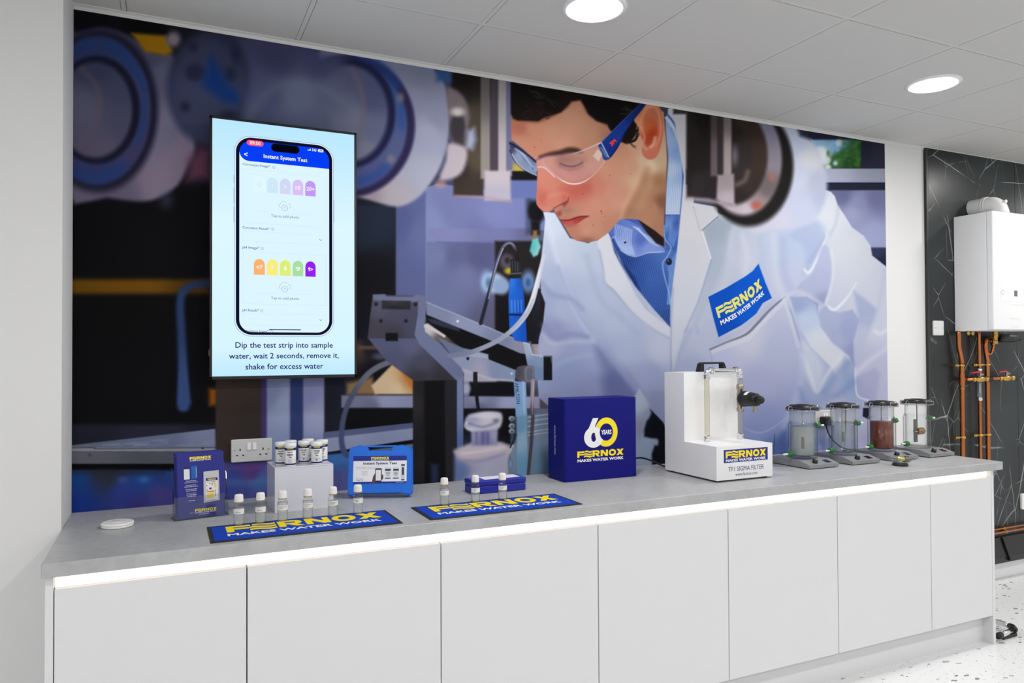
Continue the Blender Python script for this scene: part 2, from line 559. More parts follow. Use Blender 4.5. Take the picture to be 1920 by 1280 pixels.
LN = ['round recessed ceiling downlight above the worktop near the wall screen', 'round recessed ceiling downlight above the bench over the blue anniversary box',
      'round recessed ceiling downlight above the row of glass vessels']
def downlight(x, y, label):
    t = thing('downlight', label, 'light', (x, y, H), group='ceiling downlights')
    obj('trim_ring', MB().lathe([(0.092, -0.004), (0.092, -0.009), (0.110, -0.008), (0.1165, -0.0005), (0.1165, 0.0)], (0, 0, 0), seg=48, cap=False), M_WHITE, t, local=True)
    obj('diffuser', MB().lathe([(0.0925, -0.006), (0.05, -0.0075), (0.0, -0.008)], (0, 0, 0), seg=48, cap=False), M_LAMP, t, local=True)
    return t
dl = downlight(1.952, -0.735, LN[1])
# the two fittings in the picture set the 1.8 m module; the ceiling goes on with it outside the frame
ROWN = {-0.735: 'bench_row', -2.546: 'middle_row', -4.346: 'rear_row'}
COLN = {-1.65: 'far_left', 0.15: 'left', 1.952: 'centre_left', 3.755: 'centre_right', 5.555: 'right', 7.3: 'far_right'}
for x, y in LAMPS:
    if (x, y) == (1.952, -0.735): continue
    if (x, y) == (3.755, -0.735):
        dup(dl, (x, y, H), label=LN[2]); continue
    d = dup(dl, (x, y, H), label='round recessed ceiling downlight elsewhere in the showroom ceiling')
    nm = '%s_%s_offscreen' % (ROWN[y], COLN[x])
    d.name = 'downlight_' + nm
    for c in d.children:
        if c.name.startswith('diffuser'): c.name = 'diffuser_' + nm

# black marble cladding right of the white strip, one slab beside the next
mb_ = obj('wall_marble', MB().box(4.703, X1, -0.004, 0.0005, 0.118, H - 0.002), mat('panel_backing', (30, 31, 32), 0.6))
struct(mb_)
for a, b in ((4.722, 5.56), (5.562, 6.7), (6.702, X1)):
    obj('marble_slab', MB().rbox(a, b, -0.016, -0.004, 0.118, H - 0.003, 0.0012, 1), M_MARBLE, mb_)
obj('edge_strip', MB().rbox(4.703, 4.7215, -0.017, -0.004, 0.118, H - 0.003, 0.0012, 1), mat('dark_edge_strip', (38, 40, 42), 0.4), mb_)
struct(obj('baseboard_right', MB().rbox(4.29, X1, -0.018, 0.0, 0.0, 0.117, 0.003), mat('white_gloss_skirting', (238, 239, 240), 0.35)))
t = thing('floor_trunking', 'black moulded trunking along the foot of the marble wall', 'trunking', (5.0, -0.03, 0.118))
obj('cover', MB().prism([(-0.016, 0.118), (-0.075, 0.118), (-0.075, 0.15), (-0.05, 0.215), (-0.035, 0.262), (-0.016, 0.265)], 'x', 4.75, X1 - .01), mat('black_trunking', (20, 21, 22), 0.3), t)
obj('end_bracket', MB().prism([(-0.03, 0.16), (-0.085, 0.125), (-0.09, 0.135), (-0.045, 0.262), (-0.03, 0.262)], 'x', 5.335, 5.345), M_BLACK, t)

# ------------------------------------------------------------------ worktop, cabinets, light strip
tag(obj('worktop', MB().rbox(0.2875, 4.29, -0.694, -0.0015, 0.853, ZC, 0.0015, 1), M_TOP), 'long grey concrete-effect worktop on the white cabinets', 'worktop')
DX = [0.3125, 0.7973, 1.3973, 1.9973, 2.5973, 3.1973, 3.7973, 4.245]
CL = ['white handleless base cabinet below the brochure holder beside the white wall', 'white handleless base cabinet below the first blue counter mat', 'white handleless base cabinet below the second blue counter mat',
      'white handleless base cabinet below the blue anniversary box', 'white handleless base cabinet below the white filter stand', 'white handleless base cabinet below the first two stirrers', 'narrow white handleless base cabinet at the marble wall end']
for i in range(7):
    a, b = DX[i] + .0012, DX[i + 1] - .0012
    t = thing('base_cabinet', CL[i], 'cabinet', ((a + b) / 2, -0.64, 0.14), group='cabinets under the worktop')
    obj('body', MB().box(a, b, -0.615, -0.01, 0.141, 0.852), M_CARC, t)
    obj('door', MB().rbox(a + .0006, b - .0006, -0.664, -0.646, 0.1405, 0.8126, 0.001, 1), M_DOOR, t)
tag(obj('end_panel', MB().rbox(0.2925, 0.3118, -0.664, -0.29, 0.0, 0.852, 0.001, 1), M_DOOR), 'white cabinet end panel against the left wall', 'panel', 'cabinet end panels')
tag(obj('end_panel', MB().rbox(4.2458, 4.2645, -0.664, -0.022, 0.0, 0.852, 0.001, 1), M_DOOR), 'white cabinet end panel facing the marble wall', 'panel', 'cabinet end panels')
tag(obj('plinth', MB().box(0.312, 4.2455, -0.612, -0.596, 0.0, 0.14), M_DOOR), 'recessed white kickboard under the cabinet doors', 'plinth')
t = thing('led_strip', 'glowing warm white light strip recessed under the worktop edge', 'light strip', (2.28, -0.635, 0.8128))
for i in range(7):
    a, b = DX[i] + .0005, DX[i + 1] - .0005
    obj('diffuser', MB().box(a, b, -0.640, -0.6365, 0.8132, 0.8528), M_LED, t)
    obj('channel', MB().box(a, b, -0.6363, -0.617, 0.8132, 0.8528).box(a, b, -0.6455, -0.617, 0.8040, 0.8128), M_WHITE, t)
# ------------------------------------------------------------------ the printed wall mural
# The print has its own 1920 x 1280 artwork sheet; ART maps a point of the wall (x, z in metres) to that sheet.
ART = np.array([[687.8443279936838, 3.1693056536796727, -58.709753701913186],
                [113.1192583970359, -569.7612428937316, 1489.814281141875],
                [0.17500356395417752, 0.006223937237961737, 1.0]])
ARTI = np.linalg.inv(ART)
def wall_at(px, py):
    h = ARTI @ np.array([px, py, 1.0])
    return h[0] / h[2], h[1] / h[2]

class Paint:
    def __init__(s, nx, nz, x0, x1, z0, z1):
        # columns are closer together where the motif is finest
        u0 = (ART @ [x0, 1.43, 1]); u1 = (ART @ [x1, 1.43, 1])
        cols = np.linspace(u0[0] / u0[2], u1[0] / u1[2], nx)
        xs = []
        for c in cols:
            xs.append((c * (ART[2, 1] * 1.43 + 1) - ART[0, 1] * 1.43 - ART[0, 2]) / (ART[0, 0] - c * ART[2, 0]))
        xs = np.array(xs); xs[0] = x0; xs[-1] = x1
        zs = np.linspace(z0, z1, nz)
        X, Z = np.meshgrid(xs, zs)
        w = ART[2, 0] * X + ART[2, 1] * Z + 1
        s.X, s.Z = X, Z
        s.u = (ART[0, 0] * X + ART[0, 1] * Z + ART[0, 2]) / w
        s.v = (ART[1, 0] * X + ART[1, 1] * Z + ART[1, 2]) / w
        s.c = np.zeros(X.shape + (3,))
    def _win(s, x0, y0, x1, y1):
        m = (s.u > x0) & (s.u < x1) & (s.v > y0) & (s.v < y1)
        r = np.where(m.any(1))[0]; c = np.where(m.any(0))[0]
        if len(r) == 0 or len(c) == 0: return None
        return slice(r[0], r[-1] + 1), slice(c[0], c[-1] + 1)
    def _col(s, col, u, v):
        if isinstance(col, tuple): return np.array(col, float)
        w = None; acc = 0; tot = 0
        for x, y, c in col:
            d2 = (u - x) ** 2 + (v - y) ** 2 + 60.0
            k = 1.0 / d2 ** 1.6
            acc = acc + k[..., None] * np.array(c, float); tot = tot + k
        return acc / tot[..., None]
    def _put(s, sl, a, col):
        u, v = s.u[sl], s.v[sl]
        cc = s._col(col, u, v)
        s.c[sl] = s.c[sl] * (1 - a[..., None]) + cc * a[..., None]
    def fill(s, col):
        s._put((slice(None), slice(None)), np.ones(s.u.shape), col)
    def poly(s, pts, col, blur=1.5, sm=0, a=1.0):
        if sm: pts = spline(pts, sm, True)
        P = np.array(pts, float)
        b = blur + 1
        sl = s._win(P[:, 0].min() - b, P[:, 1].min() - b, P[:, 0].max() + b, P[:, 1].max() + b)
        if sl is None: return
        u, v = s.u[sl], s.v[sl]
        d2 = np.full(u.shape, 1e9); ins = np.zeros(u.shape, bool)
        n = len(P)
        for i in range(n):
            x0, y0 = P[i]; x1, y1 = P[(i + 1) % n]
            ex, ey = x1 - x0, y1 - y0
            L = ex * ex + ey * ey
            if L < 1e-9: continue
            t = np.clip(((u - x0) * ex + (v - y0) * ey) / L, 0, 1)
            d2 = np.minimum(d2, (u - x0 - t * ex) ** 2 + (v - y0 - t * ey) ** 2)
            if y0 != y1:
                c = (y0 > v) != (y1 > v)
                ins ^= c & (u < (x1 - x0) * (v - y0) / (y1 - y0) + x0)
        sd = np.where(ins, 1, -1) * np.sqrt(d2)
        m = np.clip(sd / blur * 0.5 + 0.5, 0, 1); m = m * m * (3 - 2 * m)
        s._put(sl, m * a, col)
    def line(s, pts, w, col, blur=1.0, sm=5, a=1.0):
        """a stroke; w is one half-width or one per point"""
        ww = list(w) if isinstance(w, (list, tuple)) else [w] * len(pts)
        if max(ww) < .75: a *= (max(ww) / .75) ** .5
        ww = [max(k, .75) for k in ww]; blur = max(blur, 1.2)
        q = [(p[0], p[1], k) for p, k in zip(pts, ww)]
        if sm and len(q) > 2: q = spline(q, sm)
        P = np.array(q, float)
        b = max(ww) + blur + 1
        sl = s._win(P[:, 0].min() - b, P[:, 1].min() - b, P[:, 0].max() + b, P[:, 1].max() + b)
        if sl is None: return
        u, v = s.u[sl], s.v[sl]
        sd = np.full(u.shape, -1e9)
        for i in range(len(P) - 1):
            x0, y0, r0 = P[i]; x1, y1, r1 = P[i + 1]
            ex, ey = x1 - x0, y1 - y0
            L = max(ex * ex + ey * ey, 1e-9)
            t = np.clip(((u - x0) * ex + (v - y0) * ey) / L, 0, 1)
            sd = np.maximum(sd, r0 + (r1 - r0) * t - np.sqrt((u - x0 - t * ex) ** 2 + (v - y0 - t * ey) ** 2))
        m = np.clip(sd / blur * 0.5 + 0.5, 0, 1); m = m * m * (3 - 2 * m)
        s._put(sl, m * a, col)
    def ell(s, cx, cy, rx, ry, col, blur=2, a=1.0, rot=0.0, ring=None):
        b = blur + 1; R = max(rx, ry) + b
        sl = s._win(cx - R, cy - R, cx + R, cy + R)
        if sl is None: return
        u, v = s.u[sl] - cx, s.v[sl] - cy
        if rot:
            c_, s_ = math.cos(rot), math.sin(rot)
            u, v = u * c_ + v * s_, v * c_ - u * s_
        k = np.sqrt((u / rx) ** 2 + (v / ry) ** 2)
        sd = (1 - k) * min(rx, ry)
        if ring: sd = ring / 2 - np.abs(sd + 0 - ring / 2)
        m = np.clip(sd / blur * 0.5 + 0.5, 0, 1); m = m * m * (3 - 2 * m)
        s._put(sl, m * a, col)
    def rect(s, x0, y0, x1, y1, col, blur=1.5, a=1.0):
        s.poly([(x0, y0), (x1, y0), (x1, y1), (x0, y1)], col, blur, 0, a)

def paint_mural(p):
    rnd = random.Random(4)
    # ---- far background
    p.fill([(140, 60, (16, 17, 24)), (300, 60, (30, 30, 42)), (560, 90, (74, 76, 112)), (640, 150, (80, 84, 122)), (560, 200, (104, 112, 146)), (140, 420, (10, 11, 17)),
            (300, 420, (14, 14, 20)), (240, 600, (11, 11, 15)), (240, 760, (14, 15, 22)), (700, 450, (30, 33, 48)), (900, 500, (118, 124, 165)), (1000, 600, (50, 50, 58)), (880, 820, (24, 26, 36)),
            (1230, 800, (18, 20, 32)), (1600, 280, (38, 42, 62)), (1640, 420, (158, 163, 196))])
    # left: yellow bar, pale tap, lower gloom
    p.rect(112, 523, 392, 551, [(150, 537, (120, 84, 14)), (250, 537, (128, 88, 16)), (380, 540, (96, 66, 18))], 8)
    p.line([(344, 760), (343, 690), (340, 620), (338, 570), (345, 545), (365, 534), (400, 532)], [12, 9.5, 8.5, 8, 8, 7, 7], [(340, 580, (58, 80, 128)), (344, 740, (72, 96, 150)), (380, 534, (52, 70, 110))], 6)
    p.poly([(333, 756), (337, 700), (349, 700), (358, 756)], (72, 96, 150), 6)
    p.rect(392, 728, 410, 760, (160, 95, 20), 7)
    p.rect(120, 795, 404, 842, [(140, 810, (42, 44, 60)), (300, 800, (50, 52, 70)), (400, 800, (40, 42, 56))], 6)
    # left bench
    p.poly([(120, 836), (404, 803.5), (407, 845), (120, 845)], [(150, 838, (120, 128, 152)), (300, 825, (120, 130, 160)), (390, 812, (140, 150, 182))], 1.5)
    for k in range(26):
        x = rnd.uniform(190, 395); y = rnd.uniform(812 + (395 - x) * 0.11, 836)
        p.line([(x, y), (x + rnd.uniform(8, 30), y - rnd.uniform(0, 2))], rnd.uniform(.5, 1.2), (158, 168, 196), 1.5, 0, .45)
    p.rect(120, 839, 408, 846, (160, 163, 176), 1.2)
    p.line([(120, 839.5), (175, 839), (185, 841), (300, 840), (406, 838.5)], .7, (84, 78, 84), .8)
    p.rect(120, 846, 407, 869.5, [(150, 857, (116, 118, 128)), (300, 857, (100, 103, 114)), (400, 857, (92, 96, 110))], 1.2)
    p.ell(168, 853, 3, 3, (70, 72, 80), 3, .6); p.ell(380, 840, 2.5, 1.5, (50, 46, 50), 1)
    p.rect(120, 869.5, 407, 881, (8, 8, 12), 2)
    blue = [(140, 890, (34, 84, 158)), (200, 892, (62, 66, 82)), (270, 895, (44, 90, 170)), (300, 890, (50, 80, 150)), (150, 950, (38, 70, 160)), (230, 925, (64, 80, 165)), (300, 930, (92, 84, 160)), (260, 955, (78, 72, 150)),
            (440, 880, (74, 88, 165)), (470, 885, (110, 78, 150)), (440, 915, (86, 100, 180)), (490, 905, (96, 132, 200)), (500, 935, (110, 100, 175)), (420, 955, (100, 90, 165)),
            (630, 860, (80, 130, 200)), (640, 900, (116, 124, 190)), (640, 930, (130, 120, 180)), (600, 870, (84, 110, 180)), (700, 880, (96, 130, 190)), (770, 850, (60, 100, 160))]
    p.rect(120, 881, 407, 980, blue, 5)
    p.ell(215, 886, 90, 5, (56, 60, 72), 5, .8)
    p.ell(270, 899, 9, 6, (96, 130, 200), 6, .7); p.ell(230, 900, 8, 6, (80, 118, 190), 6, .6)
    # brown panel and pale uprights below the screen
    p.rect(404, 690, 497, 868, [(420, 730, (76, 64, 60)), (470, 800, (66, 58, 56)), (440, 850, (72, 62, 58))], 4)
    p.rect(490, 690, 503, 868, (78, 66, 120), 4)
    p.rect(500, 690, 546, 870, [(505, 740, (140, 150, 188)), (535, 760, (166, 178, 208)), (520, 850, (150, 164, 200))], 3)
    p.rect(544, 690, 569, 870, (62, 76, 128), 4)
    p.rect(568, 690, 608, 870, [(572, 740, (150, 154, 196)), (600, 780, (170, 176, 208)), (590, 850, (144, 154, 196))], 3)
    p.rect(404, 866, 612, 980, blue, 4)
    p.ell(450, 876, 34, 5, (128, 84, 150), 5, .6); p.ell(470, 905, 50, 7, (104, 142, 208), 7, .5)
    # ---- drum one (upper left) and its dark discs
    p.rect(226, 30, 316, 66, (12, 12, 16), 8)
    p.poly([(143, 62), (190, 52), (240, 66), (290, 98), (322, 100), (345, 150), (360, 230), (366, 280), (353, 312), (334, 347), (302, 369), (267, 378), (200, 371), (120, 357), (120, 62)],
           [(300, 140, (108, 108, 136)), (310, 250, (134, 130, 156)), (300, 340, (150, 138, 160)), (220, 364, (120, 112, 136)), (340, 290, (150, 138, 162)), (280, 110, (90, 90, 118))], 7, 3)
    p.poly([(246, 62), (310, 67), (324, 97), (309, 104), (272, 97)], (172, 128, 20), 6)
    p.ell(325, 74, 13, 14, (150, 140, 150), 9)
    p.ell(184, 207, 112, 153, (40, 38, 62), 9)
    p.ell(182, 207, 101, 140, [(200, 90, (62, 76, 122)), (265, 200, (74, 80, 124)), (200, 330, (64, 74, 126)), (240, 280, (80, 78, 120))], 6)
    for pts, w in (([(146, 92), (160, 84), (174, 82)], 7), ([(196, 82), (220, 92), (245, 118), (264, 150), (270, 166)], 8), ([(268, 190), (268, 225), (258, 265)], 6), ([(140, 322), (165, 333), (200, 330), (232, 310)], 8)):
        p.line(pts, w, (44, 80, 144), 9, 5, .6)
    p.ell(181, 206, 81, 101, (34, 34, 58), 5)
    p.ell(178, 206, 70, 90, [(150, 200, (112, 112, 138)), (230, 160, (84, 88, 120)), (235, 240, (96, 96, 124)), (190, 280, (110, 104, 128)), (180, 130, (76, 80, 110))], 6)
    p.line([(155, 130), (182, 165), (186, 200), (178, 235), (150, 265)], 5, (120, 108, 120), 9, 5, .55)
    p.poly([(355, 300), (375, 275), (395, 280), (395, 335), (350, 340)], (120, 76, 100), 16)
    p.ell(312, 376, 12, 14, (96, 100, 130), 14, .5)
    p.ell(393, 165, 80, 107, [(360, 90, (58, 60, 84)), (430, 110, (52, 56, 84)), (390, 170, (74, 80, 112)), (350, 220, (70, 76, 110)), (400, 245, (76, 80, 110))], 10)
    p.ell(393, 165, 66, 92, (84, 90, 122), 14, .5)
    for x, y, rx, ry in ((362, 88, 8, 8), (442, 103, 8, 14), (366, 136, 18, 16), (347, 200, 9, 9), (430, 216, 14, 8), (432, 140, 10, 12)):
        p.ell(x, y, rx, ry, (44, 48, 76), 9, .8)
    p.poly([(397, 108), (408, 128), (420, 145), (428, 160), (446, 176), (446, 194), (420, 190), (395, 172), (380, 158), (388, 130)], (24, 66, 140), 17)
    # region between: pale rounded shoulder
    p.poly([(470, 170), (500, 156), (545, 150), (590, 158), (640, 180), (660, 260), (470, 260)], [(500, 200, (96, 104, 138)), (560, 180, (116, 124, 152)), (640, 230, (100, 108, 140))], 12, 3)
    # ---- mid background right of the screen: uprights, shelf, dark niche, instruments
    p.rect(660, 384, 742, 720, [(690, 420, (44, 52, 72)), (700, 520, (24, 24, 32)), (690, 640, (26, 28, 42)), (730, 640, (24, 25, 34))], 4)
    p.poly([(742, 366), (800, 350), (802, 566), (742, 556)], [(750, 420, (96, 106, 154)), (790, 440, (112, 120, 166)), (770, 530, (104, 112, 158))], 3)
    p.poly([(798, 352), (820, 344), (1030, 372), (1030, 432), (820, 430), (810, 566), (798, 566)], [(804, 420, (140, 150, 192)), (850, 390, (126, 132, 178)), (930, 400, (132, 138, 186)), (1000, 400, (126, 134, 184)), (900, 440, (120, 124, 172))], 2.5)
    p.poly([(802, 428), (1008, 428), (1008, 452), (818, 454), (804, 440)], [(830, 436, (138, 142, 186)), (930, 440, (124, 128, 174)), (1000, 440, (110, 112, 150))], 3)
    p.poly([(800, 453), (935, 455), (935, 655), (880, 640), (800, 580)], [(820, 480, (126, 134, 176)), (870, 520, (122, 128, 170)), (900, 480, (96, 100, 140)), (850, 480, (104, 110, 150)), (920, 600, (100, 100, 130)), (830, 560, (120, 128, 168))], 3)
    p.rect(928, 452, 1024, 660, [(940, 480, (44, 38, 40)), (1000, 480, (40, 36, 40)), (950, 600, (22, 20, 24)), (1010, 600, (36, 30, 32))], 4)
    p.rect(986, 340, 1008, 440, [(995, 370, (34, 38, 54)), (998, 430, (60, 62, 84))], 6, .6)
    p.ell(1006, 396, 16, 22, (18, 18, 24), 5); p.ell(1002, 360, 8, 16, (96, 134, 190), 5, .8); p.ell(1004, 350, 5, 10, (190, 210, 226), 5, .8)
    p.rect(996, 416, 1012, 440, (22, 22, 28), 4); p.rect(999, 432, 1007, 450, (150, 120, 70), 4)
    p.poly([(998, 449), (1008, 446), (1014, 462), (1008, 478), (1000, 482), (993, 470)], [(1000, 465, (86, 190, 190)), (1010, 470, (170, 205, 210))], 3)
    p.ell(950, 490, 12, 14, (96, 92, 110), 6); p.ell(951, 488, 5, 6, (50, 40, 46), 4)
    p.ell(912, 528, 11, 20, (150, 180, 220), 6); p.ell(926, 530, 20, 19, (178, 194, 220), 6); p.ell(916, 530, 5, 9, (90, 126, 180), 5); p.ell(940, 536, 16, 16, (150, 170, 206), 6)
    p.ell(955, 508, 9, 6, (190, 170, 60), 4); p.ell(990, 528, 12, 20, (120, 150, 196), 7); p.ell(990, 530, 5, 8, (64, 96, 150), 5)
    # yellow and black behind the glasses
    p.rect(955, 285, 1010, 322, [(965, 300, (120, 124, 160)), (972, 312, (196, 176, 70)), (1000, 310, (150, 140, 110))], 4)
    p.rect(955, 321, 1010, 339, (20, 19, 22), 2.5)
    p.rect(957, 338, 1010, 372, (110, 122, 176), 4)
    # ---- drum two right of the screen
    p.poly([(600, 90), (700, 110), (800, 115), (815, 132), (831, 153), (840.5, 187), (843, 230), (838, 272), (826, 312), (805, 347), (783, 371), (757, 385), (730, 386), (669, 369), (600, 360)],
           [(790, 150, (136, 140, 166)), (825, 220, (150, 152, 178)), (800, 250, (168, 172, 196)), (790, 330, (178, 180, 200)), (740, 370, (186, 180, 190)), (690, 372, (170, 158, 170)), (780, 180, (148, 152, 178))], 5, 3)
    p.ell(652, 236, 126, 134, (54, 48, 88), 5)
    p.ell(650, 236, 113, 121, [(720, 140, (64, 92, 150)), (755, 210, (86, 104, 152)), (740, 280, (96, 106, 150)), (700, 330, (92, 98, 150)), (680, 110, (40, 66, 140))], 5)
    for pts, w in (([(675, 108), (705, 118), (728, 138), (744, 160)], 9), ([(752, 200), (754, 235)], 6), ([(722, 316), (700, 332), (676, 340)], 9)):
        p.line(pts, w, (48, 84, 156), 9, 5, .65)
    p.ell(751, 183, 6, 8, (140, 136, 142), 6, .8); p.ell(733, 298, 7, 8, (140, 134, 146), 6, .8)
    p.ell(656, 213, 85, 102, (40, 42, 82), 5)
    p.ell(654, 213, 73, 90, [(640, 140, (96, 100, 130)), (700, 180, (92, 98, 134)), (650, 220, (128, 132, 152)), (705, 250, (112, 118, 150)), (690, 285, (132, 134, 156))], 6)
    p.line([(660, 130), (677, 170), (680, 215), (672, 260)], 4, (126, 116, 128), 8, 5, .6)
    p.poly([(470, 80), (600, 96), (640, 104), (650, 150), (660, 200), (660, 280), (470, 280)], [(520, 110, (74, 76, 112)), (600, 120, (80, 84, 120)), (500, 170, (92, 98, 134)), (560, 180, (116, 124, 152)), (630, 170, (104, 110, 140)), (600, 230, (104, 112, 142)), (640, 240, (120, 126, 150))], 26)
    p.line([(470, 215), (500, 175), (545, 156), (595, 162), (640, 188)], 6, (128, 136, 160), 18, 5, .5)
    # ---- dark metal head with pale strips
    p.rect(846, 120, 958, 190, (22, 19, 20), 6)
    p.rect(818, 110, 846, 152, (60, 96, 150), 9)
    p.rect(850, 130, 906, 367, [(858, 180, (44, 38, 36)), (880, 220, (84, 76, 66)), (895, 300, (92, 82, 70)), (862, 320, (58, 52, 48)), (896, 350, (70, 60, 54)), (860, 150, (26, 22, 22))], 4)
    p.rect(901, 135, 919, 335, [(910, 150, (110, 106, 106)), (910, 300, (150, 144, 140))], 3)
    p.rect(919, 135, 935, 330, (82, 74, 84), 3)
    p.rect(934, 135, 951, 335, [(942, 160, (166, 162, 164)), (942, 320, (186, 180, 184))], 3)
    p.rect(949, 140, 960, 330, (116, 118, 152), 3)
    p.rect(908, 320, 957.5, 376, [(930, 330, (196, 186, 194)), (930, 365, (182, 178, 196))], 4)
    p.line([(852, 367), (908, 370), (957, 378)], 2, (190, 150, 150), 4, 0, .6)
    p.poly([(838, 165), (868, 180), (880, 215), (872, 250), (848, 270), (842, 220)], (128, 118, 124), 6, 3)
    p.ell(858, 240, 14, 30, (66, 62, 70), 5); p.ell(858, 210, 12, 8, (206, 200, 198), 6)
    p.poly([(876, 246), (889, 240), (892, 262), (886, 280), (872, 278)], (170, 176, 206), 9)
    p.poly([(840, 270), (868, 274), (876, 290), (868, 320), (850, 334), (824, 336), (836, 300)], (192, 182, 192), 6, 3)
    p.ell(826, 345, 10, 8, (190, 150, 150), 6, .7)
    # ---- shelf, blocks and black under the bracket
    p.rect(660, 636, 780, 742, [(690, 650, (30, 32, 44)), (700, 700, (18, 19, 28)), (670, 655, (90, 72, 66))], 5)
    p.rect(668, 648, 705, 655, (110, 86, 76), 4); p.ell(712, 668, 12, 6, (84, 86, 104), 5)
    p.poly([(650, 718), (698, 706), (706, 740), (650, 740)], (146, 118, 88), 6)
    p.poly([(696, 723), (736, 682), (757, 699), (775, 712), (775, 739), (703, 739)], [(720, 720, (214, 190, 158)), (745, 730, (220, 198, 166)), (765, 715, (196, 150, 100))], 3)
    p.poly([(748, 690), (776, 710), (776, 735), (760, 712)], (190, 120, 50), 4, 0, .8)
    p.rect(640, 741, 776, 765, [(660, 746, (128, 130, 156)), (720, 752, (160, 164, 194)), (700, 763, (116, 118, 144))], 2.5)
    p.rect(640, 765, 776, 812, (15, 16, 22), 3)
    p.rect(866, 640, 1012, 745, [(890, 660, (20, 20, 24)), (900, 700, (150, 154, 180)), (880, 730, (120, 124, 150)), (960, 725, (22, 23, 32)), (1000, 690, (120, 126, 160))], 3)
    p.rect(868, 690, 930, 716, (176, 176, 196), 5); p.rect(880, 716, 966, 743, (18, 18, 26), 3); p.ell(872, 728, 10, 10, (170, 174, 196), 5)
    p.rect(866, 743, 1012, 766, [(900, 748, (148, 152, 182)), (960, 756, (164, 168, 200)), (900, 764, (110, 112, 140))], 2.5)
    p.rect(866, 766, 1045, 960, [(900, 780, (20, 22, 32)), (880, 880, (70, 80, 110)), (950, 790, (16, 16, 22)), (1020, 800, (120, 140, 170))], 2.5)
    # right bench behind the blue case
    p.poly([(606, 810), (776, 792), (776, 806), (606, 826)], [(620, 815, (104, 112, 146)), (760, 798, (96, 104, 140))], 1.5)
    p.poly([(606, 822), (776, 802), (776, 824), (612, 848)], [(630, 834, (160, 168, 196)), (760, 812, (150, 158, 188))], 1.5)
    p.poly([(606, 849), (776, 824), (776, 832), (700, 842), (660, 851), (606, 853)], (14, 15, 20), 1.5)
    p.poly([(680, 846), (776, 831), (776, 846), (690, 856)], (120, 124, 140), 2)
    p.poly([(604, 852), (780, 838), (780, 990), (604, 990)], blue, 4)
    p.line([(738, 676), (712, 686), (688, 703), (664, 735), (647, 772), (640, 815), (643, 842), (650, 852)], [5.5, 5.5, 5.5, 5, 5, 5, 5.5, 6], [(700, 695, (118, 120, 136)), (650, 760, (88, 94, 120)), (640, 830, (84, 96, 136))], 2.5)
    # ---- right background: window, band, wall
    p.rect(1515, 230, 1670, 318, (36, 40, 60), 3)
    p.rect(1520, 262, 1616, 316, [(1530, 270, (150, 190, 226)), (1545, 290, (226, 232, 240)), (1570, 272, (130, 180, 220)), (1580, 290, (50, 96, 50)), (1610, 275, (52, 100, 56)), (1560, 306, (60, 100, 80)), (1595, 305, (34, 66, 36))], 3)
    for k in range(90):
        x = rnd.uniform(1550, 1612); y = rnd.uniform(266, 314)
        g_ = rnd.random()
        c_ = (36 + 50 * g_, 84 + 60 * g_, 34 + 30 * g_) if (x > 1572 or y > 284) else (150, 196, 230)
        p.ell(x, y, rnd.uniform(2, 4.5), rnd.uniform(2, 4.5), tuple(c_), 3, .6)
    for x, y, r in ((1538, 285, 11), (1548, 300, 9), (1532, 300, 9), (1552, 314, 6), (1566, 306, 4), (1573, 268, 6)): p.ell(x, y, r, r, (228, 234, 240), 4, .85)
    p.rect(1614, 255, 1672, 318, [(1620, 280, (40, 44, 62)), (1650, 290, (52, 54, 72))], 3)
    p.rect(1540, 316, 1672, 343, [(1560, 322, (176, 180, 202)), (1640, 330, (164, 168, 188))], 1.8)
    p.rect(1545, 342, 1672, 357, [(1600, 346, (24, 30, 44)), (1600, 350, (56, 66, 92)), (1600, 355, (26, 30, 50))], 1.5)
    p.rect(1540, 357, 1672, 470, [(1580, 366, (110, 114, 150)), (1640, 372, (122, 126, 164)), (1600, 400, (158, 163, 196)), (1640, 440, (164, 170, 206)), (1610, 380, (146, 150, 186))], 3)
    p.rect(1620, 464, 1672, 515, [(1640, 475, (54, 60, 96)), (1650, 495, (36, 38, 66))], 3)
    # ---- technician: coat
    coat = [(1018, 397), (1040, 399), (1068, 446), (1103, 456), (1165, 412), (1250, 380), (1252, 205), (1262, 196), (1300, 215), (1300, 380), (1420, 430), (1540, 372), (1547, 356), (1558, 360), (1565, 368),
            (1570.5, 385), (1584, 404.5), (1597, 426), (1619, 442), (1632, 461), (1635, 479), (1663, 501), (1700, 520), (1700, 985), (1452, 985), (1452, 812), (1440, 980), (1330, 980), (1243, 791), (1195, 742),
            (1190, 985), (1044, 985), (1044, 775), (1010, 745), (1006, 690), (1008, 642), (1018, 606), (1022, 568), (1014, 547), (1013, 507), (1016, 470), (1019, 445), (1022, 411)]
